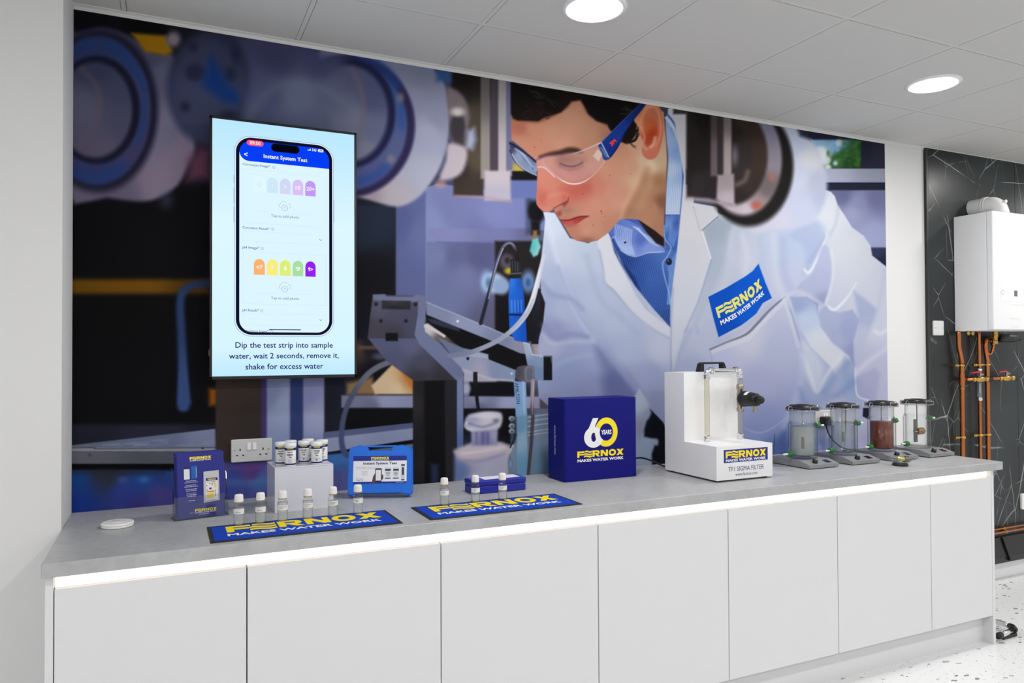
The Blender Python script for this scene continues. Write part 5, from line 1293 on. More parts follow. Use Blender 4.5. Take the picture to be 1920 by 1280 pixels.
def leaflet(dx, dy, dz, label, front):
    c, s = math.cos(HR), math.sin(HR)
    t = thing('leaflet', label, 'leaflet', (.6905 + dx * c - dy * s, -.293 + dx * s + dy * c, ZC + .0055 + dz), HR, 'leaflets in the holder')
    t.rotation_euler = (-TILT, 0, HR)
    obj('sheet', MB().box(-.074, .074, 0, .0012, 0, .21), LEAF_B, t, local=True)
    if not front: return
    F = Frame((-.074, 0, 0), (1, 0, 0), (0, 0, 1), .0003)
    W, Hh = .148, .21
    mb = MB(); wordmark_mb(mb, F, .040, .1885, .068, .0095); wordmark_mb(mb, F, .052, .0165, .068, .0095); obj('wordmark', mb, flat(YEL), t, local=True)
    mb = MB(); text_mb(mb, 'MAKES WATER WORK', F, .074, .1855, .067, .0030, .04); text_mb(mb, 'MAKES WATER WORK', F, .086, .0135, .067, .0030, .04)
    text_mb(mb, 'www.fernox.com', F, .080, .0085, .032, None, .02); text_mb(mb, 'MADE BY', F, .043, .015, .012, None, .01); text_mb(mb, 'START HERE', F, .043, .055, .02, None, .03)
    for k, (l, bd) in enumerate((('The new Fernox App', .03), ('optimised and repackaged', 0), ('', 0), ('Redesigned menu for', 0), ('quick and easy navigation', .03), ('', 0), ('Fast and easy-to-use', .03), ('dashboard interface', 0), ('', 0), ('Easy-to-use forms', 0), ('for quickly adding', .02), ('new water tests', 0))):
        if l: text_mb(mb, l, F, .0425, .1195 - k * .0049 + (k // 3) * .0012, len(l) * .00172, .0034, bd)
    obj('print', mb, flat(WHT), t, local=True)
    mb = MB(); poly_mb(mb, F, rrect(.0295, .1445, .0195, .042, .003)); obj('phone_picture', mb, flat((16, 40, 90)), t, local=True)
    mb = MB(); rect_mb(mb, F, .0208, .0384, .1255, .159, .0002); obj('phone_page', mb, flat((226, 228, 232)), t, local=True)
    mb = MB(); poly_mb(mb, F, rrect(.0530, .1470, .0185, .042, .003)); obj('phone_picture', mb, flat((30, 98, 176)), t, local=True)
    mb = MB(); rect_mb(mb, F, .0575, .0610, .130, .162, .0002); obj('phone_page', mb, flat((120, 150, 176)), t, local=True)
    mb = MB(); poly_mb(mb, F, [(.080, .0435), (.131, .0475), (.131, .1475), (.082, .146)], .0002); obj('pouch_picture', mb, flat((196, 196, 196)), t, local=True)
    mb = MB(); poly_mb(mb, F, [(.088, .051), (.1255, .053), (.1265, .124), (.089, .122)], .0004); obj('pouch_label', mb, flat((234, 234, 232)), t, local=True)
    mb = MB(); rect_mb(mb, F, .089, .1262, .1145, .1235, .0006); rect_mb(mb, F, .0985, .106, .086, .0915, .0006); obj('pouch_band', mb, flat(NAVY), t, local=True)
    mb = MB(); wordmark_mb(mb, F, .0945, .1165, .026, .0045, .0008); rect_mb(mb, F, .115, .1225, .090, .1045, .0006)
    for k in range(5): rect_mb(mb, F, .091, .114, .057 + k * .0042, .0606 + k * .0042, .0006)
    obj('pouch_chart', mb, flat((240, 214, 110)), t, local=True)
    mb = MB(); rect_mb(mb, F, .091, .114, .0778, .081, .0008); obj('pouch_bar', mb, flat((214, 110, 60)), t, local=True)
    mb = MB(); text_mb(mb, 'Express Inhibitor', F, .1075, .110, .030, .0034, .03, 'c', .0006); text_mb(mb, 'Test Strips', F, .1075, .1052, .019, .0030, .03, 'c', .0006)
    for x, z in ((.0915, .099), (.1085, .1005), (.0915, .0845), (.118, .081), (.118, .075), (.118, .069), (.118, .063)): rect_mb(mb, F, x - .0015, x + .0015, z - .0014, z + .0014, .0006)
    obj('pouch_print', mb, flat((34, 36, 60)), t, local=True)
leaflet(.0015, .0030, 0, 'front blue leaflet in the holder showing two phones and a pouch', True)
for k in range(3):
    leaflet(-.0015 - .0018 * k, .0072 + .0048 * k, .002 + .0012 * k, ['second blue leaflet right behind the front one', 'third blue leaflet in the holder', 'rearmost blue leaflet in the holder'][k], False)

# ------------------------------------------------------------------ white plinth with test tubs
PR = math.radians(2.0)
t = thing('display_plinth', 'white acrylic display box carrying the small test tubs', 'plinth', (1.0165, -.235, ZC), PR)
mb = MB().rbox(-.1, .1, -.0825, .0825, .15, .1545, .0012, 1)
mb.box(-.1, .1, -.0825, -.0795, .0005, .15).box(-.1, .1, .0795, .0825, .0005, .15).box(-.1, -.097, -.0795, .0795, .0005, .15).box(.097, .1, -.0795, .0795, .0005, .15)
obj('shell', mb, mat('white_acrylic', (214, 216, 226), .12, spec=.5), t, local=True)

def cylF(r, facing=0.0, lift=.0003):
    """writing wrapped round an upright cylinder, facing -y turned by `facing`"""
    def F(a, b, l=0.0):
        th = a / r + facing
        R_ = r + lift + l
        return Vector((R_ * math.sin(th), -R_ * math.cos(th), b))
    return F
def band(mb, r, z0, z1, a0=-PI, a1=PI, n=32, lift=.0002):
    vs = []
    for k in range(n + 1):
        a = a0 + (a1 - a0) * k / n
        vs += [((r + lift) * math.sin(a), -(r + lift) * math.cos(a), z0), ((r + lift) * math.sin(a), -(r + lift) * math.cos(a), z1)]
    return mb.add(vs, [(2 * k, 2 * k + 2, 2 * k + 3, 2 * k + 1) for k in range(n)], True)
def make_tub(kind):
    t = thing('test_tub', 'tub', 'tub', (0, 0, 0), group='test strip tubs on the white box')
    r = .0192
    obj('body', MB().lathe([(.0, .0), (.0175, .0), (r, .002), (r, .066), (.0175, .068), (.0, .068)], seg=36), M_WHITE, t, local=True)
    obj('lid', MB().lathe([(.0, .067), (.0205, .067), (.0208, .068), (.0208, .0775), (.0198, .079), (.0, .079)], seg=36), M_WHITE, t, local=True)
    f = -.18
    lb = obj('label_band', band(MB(), r, .0545, .0638), flat((26, 30, 96), .4), t, local=True); obj('label_band', band(MB(), r, .0045, .0095), flat((26, 30, 96), .4), t, local=True)
    F = cylF(r, f, .0005)
    mb = MB(); wordmark_mb(mb, F, -.0115, .0585, .023, .0042); obj('wordmark', mb, flat((214, 196, 60)), lb, local=True)
    mb = MB()
    for k, l in enumerate(('Express', 'Inhibitor', 'Test') if kind == 0 else ('Corrosion', 'and pH', 'Test')):
        text_mb(mb, l, F, 0, .0485 - k * .0082, len(l) * .0024, .0064, .035)
    text_mb(mb, 'MAKES WATER WORK', F, 0, .0565, .022, .0013, .03)
    if kind == 0:
        for k in range(4): text_mb(mb, ('For testing inhibitor', 'levels in central', 'heating systems', '50 strips')[k], F, 0, .0245 - k * .0032, .017 - .001 * k, .0018)
    else:
        for k in range(5): text_mb(mb, 'o', F, -.010 + k * .005, .021, None, .0026, .02)
    obj('lettering', mb, flat((30, 34, 78)), t, local=True)
    if kind:
        mb = MB(); poly_mb(mb, F, rrect(0, .0165, .005, .0045, .001)); obj('blue_mark', mb, flat((40, 90, 170)), t, local=True)
    return t
TUBS = [(.975, -.292, 0, 'white test tub lettered Express Inhibitor Test on the box front edge'), (.950, -.245, 0, 'white Express Inhibitor tub half hidden behind the front Express tub'), (.988, -.212, 0, 'white tub behind the Express Inhibitor tubs, label hidden'),
        (1.029, -.244, 1, 'white Corrosion and pH Test tub standing in the middle of the tubs'), (1.052, -.196, 1, 'white tub behind the two Corrosion and pH tubs'), (1.066, -.290, 1, 'white Corrosion and pH Test tub at the corner of the box'), (1.093, -.246, 1, 'white tub partly hidden by the corner Corrosion and pH tub')]
protos = {0: make_tub(0), 1: make_tub(1)}
used = set()
for x, y, k, lab in TUBS:
    loc = (x, y, ZC + .1546)
    if k not in used:
        protos[k].location = loc; protos[k]['label'] = lab; used.add(k)
    else: dup(protos[k], loc, label=lab)

# ------------------------------------------------------------------ blue test kit case
CR = math.atan2(-.09, .227)
t = thing('test_kit_case', 'bright blue plastic carry case lettered Instant System Test', 'case', (1.3175, -.207, ZC + .0034), CR)
t.rotation_euler = (-math.radians(11), 0, CR)
M_CASE = mat('blue_case_plastic', (8, 108, 222), .38, spec=.4)
W2, HC = .124, .188
prof = [(-W2, .014), (-W2 + .006, .004), (-W2 + .02, .006), (-.08, .010), (.08, .010), (W2 - .02, .006), (W2 - .006, .004), (W2, .014), (W2 - .003, .174), (W2 - .009, .184), (W2 - .022, .188), (.052, .1915), (-.052, .1915), (-W2 + .022, .188), (-W2 + .009, .184), (-W2 + .003, .174)]
hole = [(-.043, .170), (.043, .170), (.047, .184), (-.047, .184)]
def case_half(y0, y1, inset):
    """shell with the handle opening cut through"""
    bm = bmesh.new()
    def ring(pts, y): return [bm.verts.new((p[0], y, p[1])) for p in pts]
    cxm, czm = 0, .1
    sm_ = [(cxm + (p[0] - cxm) * (1 - inset), czm + (p[1] - czm) * (1 - inset)) for p in prof]
    o0, o1 = ring(sm_, y0), ring(prof, y1)
    h0, h1 = ring(hole, y0), ring(hole, y1)
    n = len(prof)
    for i in range(n): bm.faces.new((o0[i], o0[(i + 1) % n], o1[(i + 1) % n], o1[i]))
    for i in range(4): bm.faces.new((h0[i], h1[i], h1[(i + 1) % 4], h0[(i + 1) % 4]))
    for o_, h_ in ((o0, h0), (o1, h1)):
        es = []
        for L_ in (o_, h_):
            for i in range(len(L_)):
                e_ = bm.edges.get((L_[i], L_[(i + 1) % len(L_)])) or bm.edges.new((L_[i], L_[(i + 1) % len(L_)]))
                es.append(e_)
        bmesh.ops.triangle_fill(bm, use_beauty=True, use_dissolve=False, edges=es)
    return MB().frombm(bm)
obj('front_shell', case_half(-.026, -.001, .035), M_CASE, t, local=True)
obj('back_shell', case_half(.024, .001, .035), M_CASE, t, local=True)
for s in (-1, 1):
    obj('hinge_foot', MB().rbox(s * .10 - .009, s * .10 + .009, -.02, .018, .0008, .013, .003), M_CASE, t, local=True)
    obj('latch', MB().rbox(s * .078 - .010, s * .078 + .010, -.020, -.001, .184, .1915, .002, 1), M_CASE, t, local=True)
lbl = obj('label', MB().box(-.100, .100, -.0275, -.0262, .048, .150), flat((238, 240, 246), .4), t, local=True)
F = Frame((-.1, -.0275, .048), (1, 0, 0), (0, 0, 1), .0002)
for za, zb in ((.084, .102), (0, .0065)): mb = MB(); rect_mb(mb, F, 0, .2, za, zb); obj('label_band', mb, flat((28, 44, 140)), lbl, local=True)
mb = MB(); wordmark_mb(mb, F, .066, .0905, .068, .0080, .0002); obj('wordmark', mb, flat(YEL), lbl, local=True)
mb = MB(); text_mb(mb, 'MAKES WATER WORK', F, .1, .0872, .067, .0028, .04, 'c', .0002); text_mb(mb, 'www.fernox.com', F, .174, .0032, .03, .0026, .02, 'c', .0002); obj('motto', mb, flat(WHT), lbl, local=True)
mb = MB(); text_mb(mb, 'Instant System Test', F, .1, .0735, .126, .0125, .03); text_mb(mb, 'Quick and simple on site test kit to measure', F, .010, .0600, .094, .0030, .01, 'l'); text_mb(mb, 'key system water quality parameters', F, .010, .0545, .080, .0030, .01, 'l')
for k in range(4): text_mb(mb, ('- Inhibitor', '- Express strips', '- Corrosion & pH', '- Simple'), F, 0, 0) if False else text_mb(mb, ('Inhibitor level', 'Corrosion level', 'pH and hardness', 'Water test')[k], F, .032, .0445 - k * .0044, .022, .0022, 0, 'l')
text_mb(mb, 'Works with the app', F, .010, .0190, .03, .0022, 0, 'l'); text_mb(mb, 'Water Test', F, .012, .0135, .026, .0042, .03, 'l')
obj('lettering', mb, flat((34, 40, 96)), lbl, local=True)
mb = MB(); poly_mb(mb, F, rrect(.0945, .031, .025, .050, .004), .0004); obj('phone_picture', mb, flat((30, 40, 70)), lbl, local=True)
mb = MB(); rect_mb(mb, F, .0845, .1045, .010, .050, .0006); obj('phone_page', mb, flat((232, 236, 240)), lbl, local=True)
mb = MB(); poly_mb(mb, F, [(.070, .000), (.082, .000), (.084, .022), (.082, .038), (.075, .026), (.072, .012)], .0003); poly_mb(mb, F, [(.106, .012), (.112, .016), (.113, .030), (.106, .034)], .0003); obj('hand_picture', mb, flat((96, 62, 48)), lbl, local=True)
for x in (.130, .160):
    mb = MB(); rect_mb(mb, F, x - .0105, x + .0105, .016, .054, .0003); rect_mb(mb, F, x - .0115, x + .0115, .054, .059, .0003); obj('tub_picture', mb, flat((222, 226, 232)), lbl, local=True)
    mb = MB(); rect_mb(mb, F, x - .0105, x + .0105, .046, .053, .0005); rect_mb(mb, F, x - .0105, x + .0105, .0165, .020, .0005); text_mb(mb, 'Corrosion' if x < .14 else 'Express', F, x, .040, .016, .0034, .03, 'c', .0005); text_mb(mb, 'and pH' if x < .14 else 'Inhibitor', F, x, .035, .014, .0034, .03, 'c', .0005); text_mb(mb, 'Test', F, x, .030, .008, .0034, .03, 'c', .0005)
    obj('tub_print', mb, flat((50, 54, 92)), lbl, local=True)
mb = MB(); rect_mb(mb, F, .180, .192, .012, .064, .0003); obj('vial_picture', mb, flat((206, 210, 220)), lbl, local=True)
mb = MB(); rect_mb(mb, F, .179, .193, .064, .070, .0004); rect_mb(mb, F, .1795, .1925, .010, .014, .0004); rect_mb(mb, F, .182, .190, .030, .058, .0005); obj('vial_print', mb, flat((60, 64, 90)), lbl, local=True)

# ------------------------------------------------------------------ counter mats
def counter_mat(x0, label):
    y0, y1, w = -.6635, -.4475, .572
    t = thing('counter_mat', label, 'mat', (x0 + w / 2, (y0 + y1) / 2, ZC), group='blue counter mats')
    obj('rubber_border', MB().rbox(-w / 2, w / 2, -.108, .108, .0004, .003, .001, 1), mat('black_rubber', (22, 22, 24), .7), t, local=True)
    obj('face', MB().box(-w / 2 + .012, w / 2 - .012, -.096, .096, .003, .0036), flat((14, 62, 176), .8, .2), t, local=True)
    F = Frame((-w / 2, -.108, .0036), (1, 0, 0), (0, 1, 0), .0003)
    mb = MB(); wordmark_mb(mb, F, .052, .104, .482, .082); obj('wordmark', mb, flat((238, 214, 20), .8), t, local=True)
    mb = MB(); text_mb(mb, 'MAKES WATER WORK', F, .285, .070, .468, .030, .035); obj('motto', mb, flat((226, 232, 242), .8), t, local=True)
counter_mat(.698, 'blue counter mat with yellow wordmark under the row of six bottles')
counter_mat(1.362, 'blue counter mat with yellow wordmark under the row of three bottles')

# ------------------------------------------------------------------ sample bottles
M_WATER = glass_mat('water_in_bottle', (246, 248, 250), .4, .9, .28, (222, 226, 228))
M_BGLASS = glass_mat('bottle_glass', (252, 253, 253), .9, .7)
M_CAP = mat('white_cap', (238, 236, 234), .5)
M_AMB = mat('tan_collar', (176, 146, 96), .45)
M_LABEL = flat((232, 232, 230), .6)
BL = [('', 'PROTECTOR'), ('LOW', 'PROTECTOR'), ('LOW PROTECTOR', 'LOW pH'), ('LOW PROTECTOR', 'HIGH pH'), ('LOW PROTECTOR', 'CORROSION'), ('MAINS', 'WATER'), ('ALPHI', '-11'), ('ALPHI', '25%'), ('ALPHI', '40%')]
def bottle(x, lines, label, fill):
    t = thing('sample_bottle', label, 'bottle', (x, -.4655, ZC + .004 if .70 < x < 1.268 or 1.364 < x < 1.93 else ZC), group='glass sample bottles on the mats')
    r = .0165
    obj('glass_body', MB().lathe([(.0, .0), (.0145, .0), (.0163, .0018), (r, .004), (r, .056), (.0155, .061), (.0125, .0655), (.0118, .068), (.0118, .074)], seg=32, cap=False), M_BGLASS, t, local=True)
    obj('liquid', MB().lathe([(.0, .003), (.0148, .003), (.0153, .005), (.0153, fill), (.0, fill)], seg=32), M_WATER, t, local=True)
    obj('collar', MB().lathe([(.0, .070), (.0132, .070), (.0136, .0712), (.0134, .0735), (.0, .0735)], seg=32), M_AMB, t, local=True)
    cap = MB(); n = 48; pf = [(.0139, .0737), (.0137, .082), (.0128, .0925), (.0112, .0955), (.006, .0965), (.0, .0968)]
    vs = []
    for r_, h in pf:
        for k in range(n):
            rr = r_ * (1 - (.035 if k % 2 and .075 < h < .093 else 0)); a = 2 * PI * k / n
            vs.append((rr * math.cos(a), rr * math.sin(a), h))
    cap.add(vs, [(j * n + k, j * n + (k + 1) % n, (j + 1) * n + (k + 1) % n, (j + 1) * n + k) for j in range(len(pf) - 1) for k in range(n)] + [tuple(range(n))[::-1]], False)
    obj('cap', cap, M_CAP, t, local=True)
    obj('label', band(MB(), r, .036, .052, -1.45, 1.25, 20, .0002), M_LABEL, t, local=True)
    F = cylF(r, -.1, .0005)
    mb = MB()
    for k, l in enumerate(lines):
        if l: text_mb(mb, l, F, -.010, .0465 - k * .0042, min(len(l) * .0017, .022), .0026, .01, 'l')
    obj('lettering', mb, flat((70, 70, 78)), t, local=True)
BX = [.7915, .857, .925, 1.005, 1.087, 1.171, 1.481, 1.600, 1.708]
BLAB = ['clear sample bottle labelled Protector standing nearest the brochure holder', 'clear sample bottle standing second along from the brochure holder', 'clear sample bottle in front of the white plinth left edge, label reading low pH', 'clear sample bottle standing in front of the middle of the white plinth',
        'clear sample bottle in front of the white plinth right edge', 'clear sample bottle standing before the blue test kit case', 'clear sample bottle on the second mat clear of the small blue box', 'clear sample bottle in front of the small blue box, near its left end', 'clear sample bottle in front of the small blue box, near its right end']
for k in range(9): bottle(BX[k], BL[k], BLAB[k], (.054, .052, .060, .057, .050, .052, .058, .034, .034)[k])

# ------------------------------------------------------------------ small blue box
M_NAVYB = mat('blue_box_plastic', (30, 38, 150), .35, spec=.4)
t = thing('blue_box', 'small long blue hinged box with white label on its lid', 'box', (1.7625, -.277, ZC), math.radians(1.8))
obj('base', MB().rbox(-.113, .113, -.045, .045, .0006, .030, .004), M_NAVYB, t, local=True)
obj('lid', MB().rbox(-.1145, .1145, -.0465, .0465, .0305, .052, .005), M_NAVYB, t, local=True)
obj('clasp', MB().rbox(-.012, .012, -.0495, -.0455, .022, .038, .0012, 1), M_NAVYB, t, local=True)
obj('lid_label', MB().box(-.06, .095, -.030, .034, .052, .0524), flat((226, 228, 236)), t, local=True)

# ------------------------------------------------------------------ anniversary box
M_CARD = mat('blue_card', (9, 10, 116), .5, spec=.2)
bx0, bx1, by0, by1, bz1 = 2.091, 2.452, -.247, -.104, ZC + .3465
t = thing('anniversary_box', 'large dark blue carton printed 60 years with yellow wordmark', 'box', ((bx0 + bx1) / 2, (by0 + by1) / 2, ZC))
obj('carton', MB().rbox(bx0, bx1, by0 + .002, by1, ZC + .0005, bz1, .0012, 1), M_CARD, t)
obj('front_flap', MB().rbox(bx0 + .006, bx1 - .0065, by0, by0 + .0025, ZC + .001, bz1 - .001, .0008, 1), M_CARD, t)
obj('lid_flap', MB().rbox(bx0 + .001, bx1 - .001, by0 + .001, by1 - .002, bz1, bz1 + .0014, .0005, 1), M_CARD, t)
F = Frame((0, by0, 0), (1, 0, 0), (0, 0, 1), .0003)
def ringmb(*a, l=0):
    mb = MB()
    for q in _ring(*a): poly_mb(mb, F, q, l)
    return mb
zx, zz = 2.2975, 1.0925
mb = MB(); poly_mb(mb, F, [(2.231, 1.1545), (2.2585, 1.1545), (2.243, 1.124), (2.236, 1.10), (2.205, 1.098), (2.198, 1.088)], .0)
obj('numeral_stem', mb, flat(WHT), t)
obj('numeral_nought', ringmb(zx, zz, .0575, .0625, .0335, .037, 0, 360, 48, l=.0002), flat(YEL), t)
obj('numeral_six', ringmb(2.2345, 1.0735, .0475, .0445, .0125, .0195, 0, 360, 40, l=.0004), flat(WHT), t)
mb = MB(); poly_mb(mb, F, [(zx + .0335 * math.cos(2 * PI * k / 40), zz + .037 * math.sin(2 * PI * k / 40)) for k in range(40)], .0006)
obj('numeral_centre', mb, flat((9, 10, 116), .5, .2), t)
mb = MB(); text_mb(mb, 'YEARS', F, zx, zz, .052, .020, .03, 'c', .0008); obj('years_lettering', mb, flat(WHT), t)
mb = MB(); text_mb(mb, 'MAKES WATER WORK', F, 2.2695, .9775, .231, .0125, .035); obj('motto', mb, flat(WHT), t)
mb = MB(); wordmark_mb(mb, F, 2.1535, .9905, .232, .0265); obj('wordmark', mb, flat(YEL), t)
F = Frame((bx0, (by0 + by1) / 2, 0), (0, 0, -1), (0, -1, 0), .0003)
mb = MB(); text_mb(mb, 'www.fernox.com', F, -1.062, -.008, .125, .015, .01); obj('web_address', mb, flat((214, 216, 230)), t)
tag(obj('power_cable', MB().tube(spline([(2.40, -.055, .897), (2.47, -.05, .905), (2.54, -.055, .928), (2.60, -.06, .939), (2.66, -.075, .922), (2.70, -.11, .900), (2.74, -.15, .8965), (2.80, -.165, .8965)], 6), .0042, 8), M_BLACK), 'black cable looping from behind the anniversary box to the filter stand', 'cable')

# ------------------------------------------------------------------ filter demonstration stand
M_STAND = mat('white_stand', (236, 236, 238), .32, spec=.45)
M_PIPE = glass_mat('clear_pipe', (240, 238, 228), .8, .55, .12, (232, 230, 218))
M_NICKEL = mat('nickel', (168, 160, 146), .3, 1.0)
fx0, fx1 = 2.652, 2.958
t = thing('filter_stand', 'white stepped demonstration stand with clear pipes and black filter', 'stand', ((fx0 + fx1) / 2, -.36, ZC))
obj('cabinet', MB().prism([(-.185, ZC + .008), (-.535, ZC + .008), (-.535, 1.0405), (-.325, 1.0405), (-.325, 1.344), (-.185, 1.344)], 'x', fx0, fx1), M_STAND, t)
for x in (fx0 + .025, fx1 - .025):
    for y in (-.51, -.21): obj('rubber_foot', MB().cyl((x, y, ZC + .0005), .012, .0078, 'z', 16), M_BLACK, t)
obj('handle', MB().prism([(2.785, 1.3442), (2.812, 1.3442), (2.812, 1.379), (2.921, 1.379), (2.921, 1.3442), (2.946, 1.3442), (2.934, 1.380), (2.925, 1.3875), (2.806, 1.3875), (2.796, 1.380)], 'y', -.268, -.240), M_BLACK, t)
F = Frame((0, -.535, 0), (1, 0, 0), (0, 0, 1), .0004)
lb = MB(); rect_mb(lb, F, 2.690, 2.931, .9705, 1.0245); lbo = obj('label', lb, flat((28, 42, 140)), t)
mb = MB(); wordmark_mb(mb, F, 2.7, .9895, .221, .0285, .0003); obj('wordmark', mb, flat(YEL), lbo)
mb = MB(); text_mb(mb, 'MAKES WATER WORK', F, 2.8105, .9795, .220, .0115, .035, 'c', .0003); obj('motto', mb, flat(WHT), lbo)
mb = MB(); text_mb(mb, 'TF1 SIGMA FILTER', F, 2.8115, .9425, .194, .0195, .0); obj('product_lettering', mb, flat((36, 44, 110)), t)
mb = MB(); text_mb(mb, 'www.fernox.com', F, 2.8115, .9195, .120, .0135, .0); obj('web_address', mb, flat((36, 44, 110)), t)
tx1, tx2, ty = 2.7485, 2.9375, -.362
def nut(mb, c, r, h, axis='z'):
    return mb.lathe([(r * .86, 0), (r, h * .12), (r, h * .42), (r * .82, h * .46), (r * .82, h * .56), (r, h * .6), (r, h * .9), (r * .86, h)], c, axis, 10, False)
obj('clear_pipe', MB().cyl((tx1, ty, 1.05), .0115, .275), M_PIPE, t)
obj('clear_pipe', MB().cyl((tx2, ty, 1.05), .0115, .125), M_PIPE, t)
obj('clear_pipe', MB().cyl((tx2, ty, 1.288), .0115, .04), M_PIPE, t)
for x in (tx1, tx2): obj('pipe_nut', nut(MB(), (x, ty, 1.0407), .0165, .026), M_CHROME, t)
def elbow(x, s):
    mb = MB().tube([(x, ty, 1.322), (x, ty, 1.338)] + [(x + s * .014 * (1 - math.cos(a)), ty, 1.338 + .014 * math.sin(a)) for a in (.4, .8, 1.2, PI / 2)] + [(x + s * .03, ty, 1.352)], .0125, 14)
    nut(mb, (x, ty, 1.313), .0165, .02)
    nut(mb, (x + .018 if s > 0 else x - .034, ty, 1.352), .0160, .016, 'x')
    return mb
obj('elbow', elbow(tx1, 1), M_CHROME, t); obj('elbow', elbow(tx2, -1), M_CHROME, t)
obj('cross_pipe', MB().cyl((tx1 + .03, ty, 1.352), .0095, tx2 - tx1 - .06, 'x', 16), M_CHROME, t)
obj('tee', MB().lathe([(.0165, 1.166), (.0165, 1.180), (.013, 1.184), (.0145, 1.2), (.0165, 1.222), (.0145, 1.245), (.013, 1.262), (.0165, 1.268), (.0165, 1.284), (.014, 1.288)], (tx2, ty, 0), seg=18), M_NICKEL, t)
fl = obj('filter_canister', MB().lathe([(.0, .010), (.020, .010), (.024, .016), (.0345, .018), (.0355, .022), (.0355, .034), (.033, .038), (.0325, .050), (.031, .078), (.0295, .086), (.0285, .102), (.0255, .108), (.0, .108)], (tx2, ty, 1.2235), '-y', 32), M_BLACK, t)
obj('canister_knob', MB().lathe([(.0165, .108), (.018, .112), (.018, .130), (.0155, .136), (.006, .138), (.0, .1385)], (tx2, ty, 1.2235), '-y', 24), M_BLACK, fl)
obj('drain_valve', MB().cyl((tx2, ty - .094, 1.178), .0085, .025, 'z', 14).cyl((tx2, ty - .094, 1.170), .0115, .009, 'z', 10), M_NICKEL, fl)
obj('vent_screw', MB().cyl((tx2 + .022, ty - .096, 1.202), .006, .012, 'x', 12), M_STEEL, fl)
obj('canister_label', MB().add([(tx2 + (.0327) * math.cos(a), ty - d, 1.2235 + .0327 * math.sin(a)) for a in np.linspace(1.5, 2.5, 9) for d in (.050, .070)], [(2 * k, 2 * k + 2, 2 * k + 3, 2 * k + 1) for k in range(8)]), M_WHITE, fl)
# ------------------------------------------------------------------ stirrers and jacketed vessels
M_STIR = mat('stirrer_enamel', (136, 138, 141), .35, spec=.45)
M_NECK = glass_mat('misted_neck_glass', (246, 248, 248), .8, .6, .22, (226, 228, 230))
SX = [3.262, 3.540, 3.817, 4.094]
SLAB = ['grey magnetic stirrer under the vessel of cloudy liquid', 'grey magnetic stirrer under the clear vessel holding a strip', 'grey magnetic stirrer under the vessel of brown liquid', 'grey magnetic stirrer at the worktop end beside the marble']
SW = .187
def stirrer():
    t = thing('magnetic_stirrer', SLAB[0], 'stirrer', (0, 0, 0), group='magnetic stirrers on the worktop')
    w = SW / 2
    bm = bmesh.new()
    prof = [(-.455, .004), (-.455, .0185), (-.397, .0345), (-.215, .0345), (-.205, .030), (-.205, .004)]
    mb = MB().prism(prof, 'x', -w, w); mb.v = [(x, y + .33, z) for x, y, z in mb.v]
    obj('housing', mb, M_STIR, t, local=True)
    for fx in (-w + .018, w - .018):
        for fy in (-.108, .108): obj('rubber_foot', MB().cyl((fx, fy, .0004), .009, .0038, 'z', 14), M_BLACK, t, local=True)
    n = Vector((0, -.016, .058)).normalized()
    def slope(x, k, l): return Vector((x, -.125 + .058 * k, .0185 + .016 * k)) + n * l
    kb = MB().tube([slope(-.035, .42, .0), slope(-.035, .42, .004), slope(-.035, .42, .017)], [.0125, .0125, .0108], 16)
    k = obj('knob', kb, M_BLACK, t, local=True)
    obj('pointer', MB().tube([slope(-.035, .28, .0172), slope(-.035, .50, .0172)], .0010, 6), M_WHITE, k, local=True)
    q = [slope(.030, .25, .0006), slope(.064, .25, .0006), slope(.064, .8, .0006), slope(.030, .8, .0006)]
    obj('display', MB().add(q, [(0, 1, 2, 3)]), flat((26, 28, 52), .2, .5), t, local=True)
    return t
st0 = stirrer()
for k in range(4):
    loc = (SX[k] + SW / 2, -.33, ZC)
    if k == 0: st0.location = loc
    else: dup(st0, loc, label=SLAB[k])

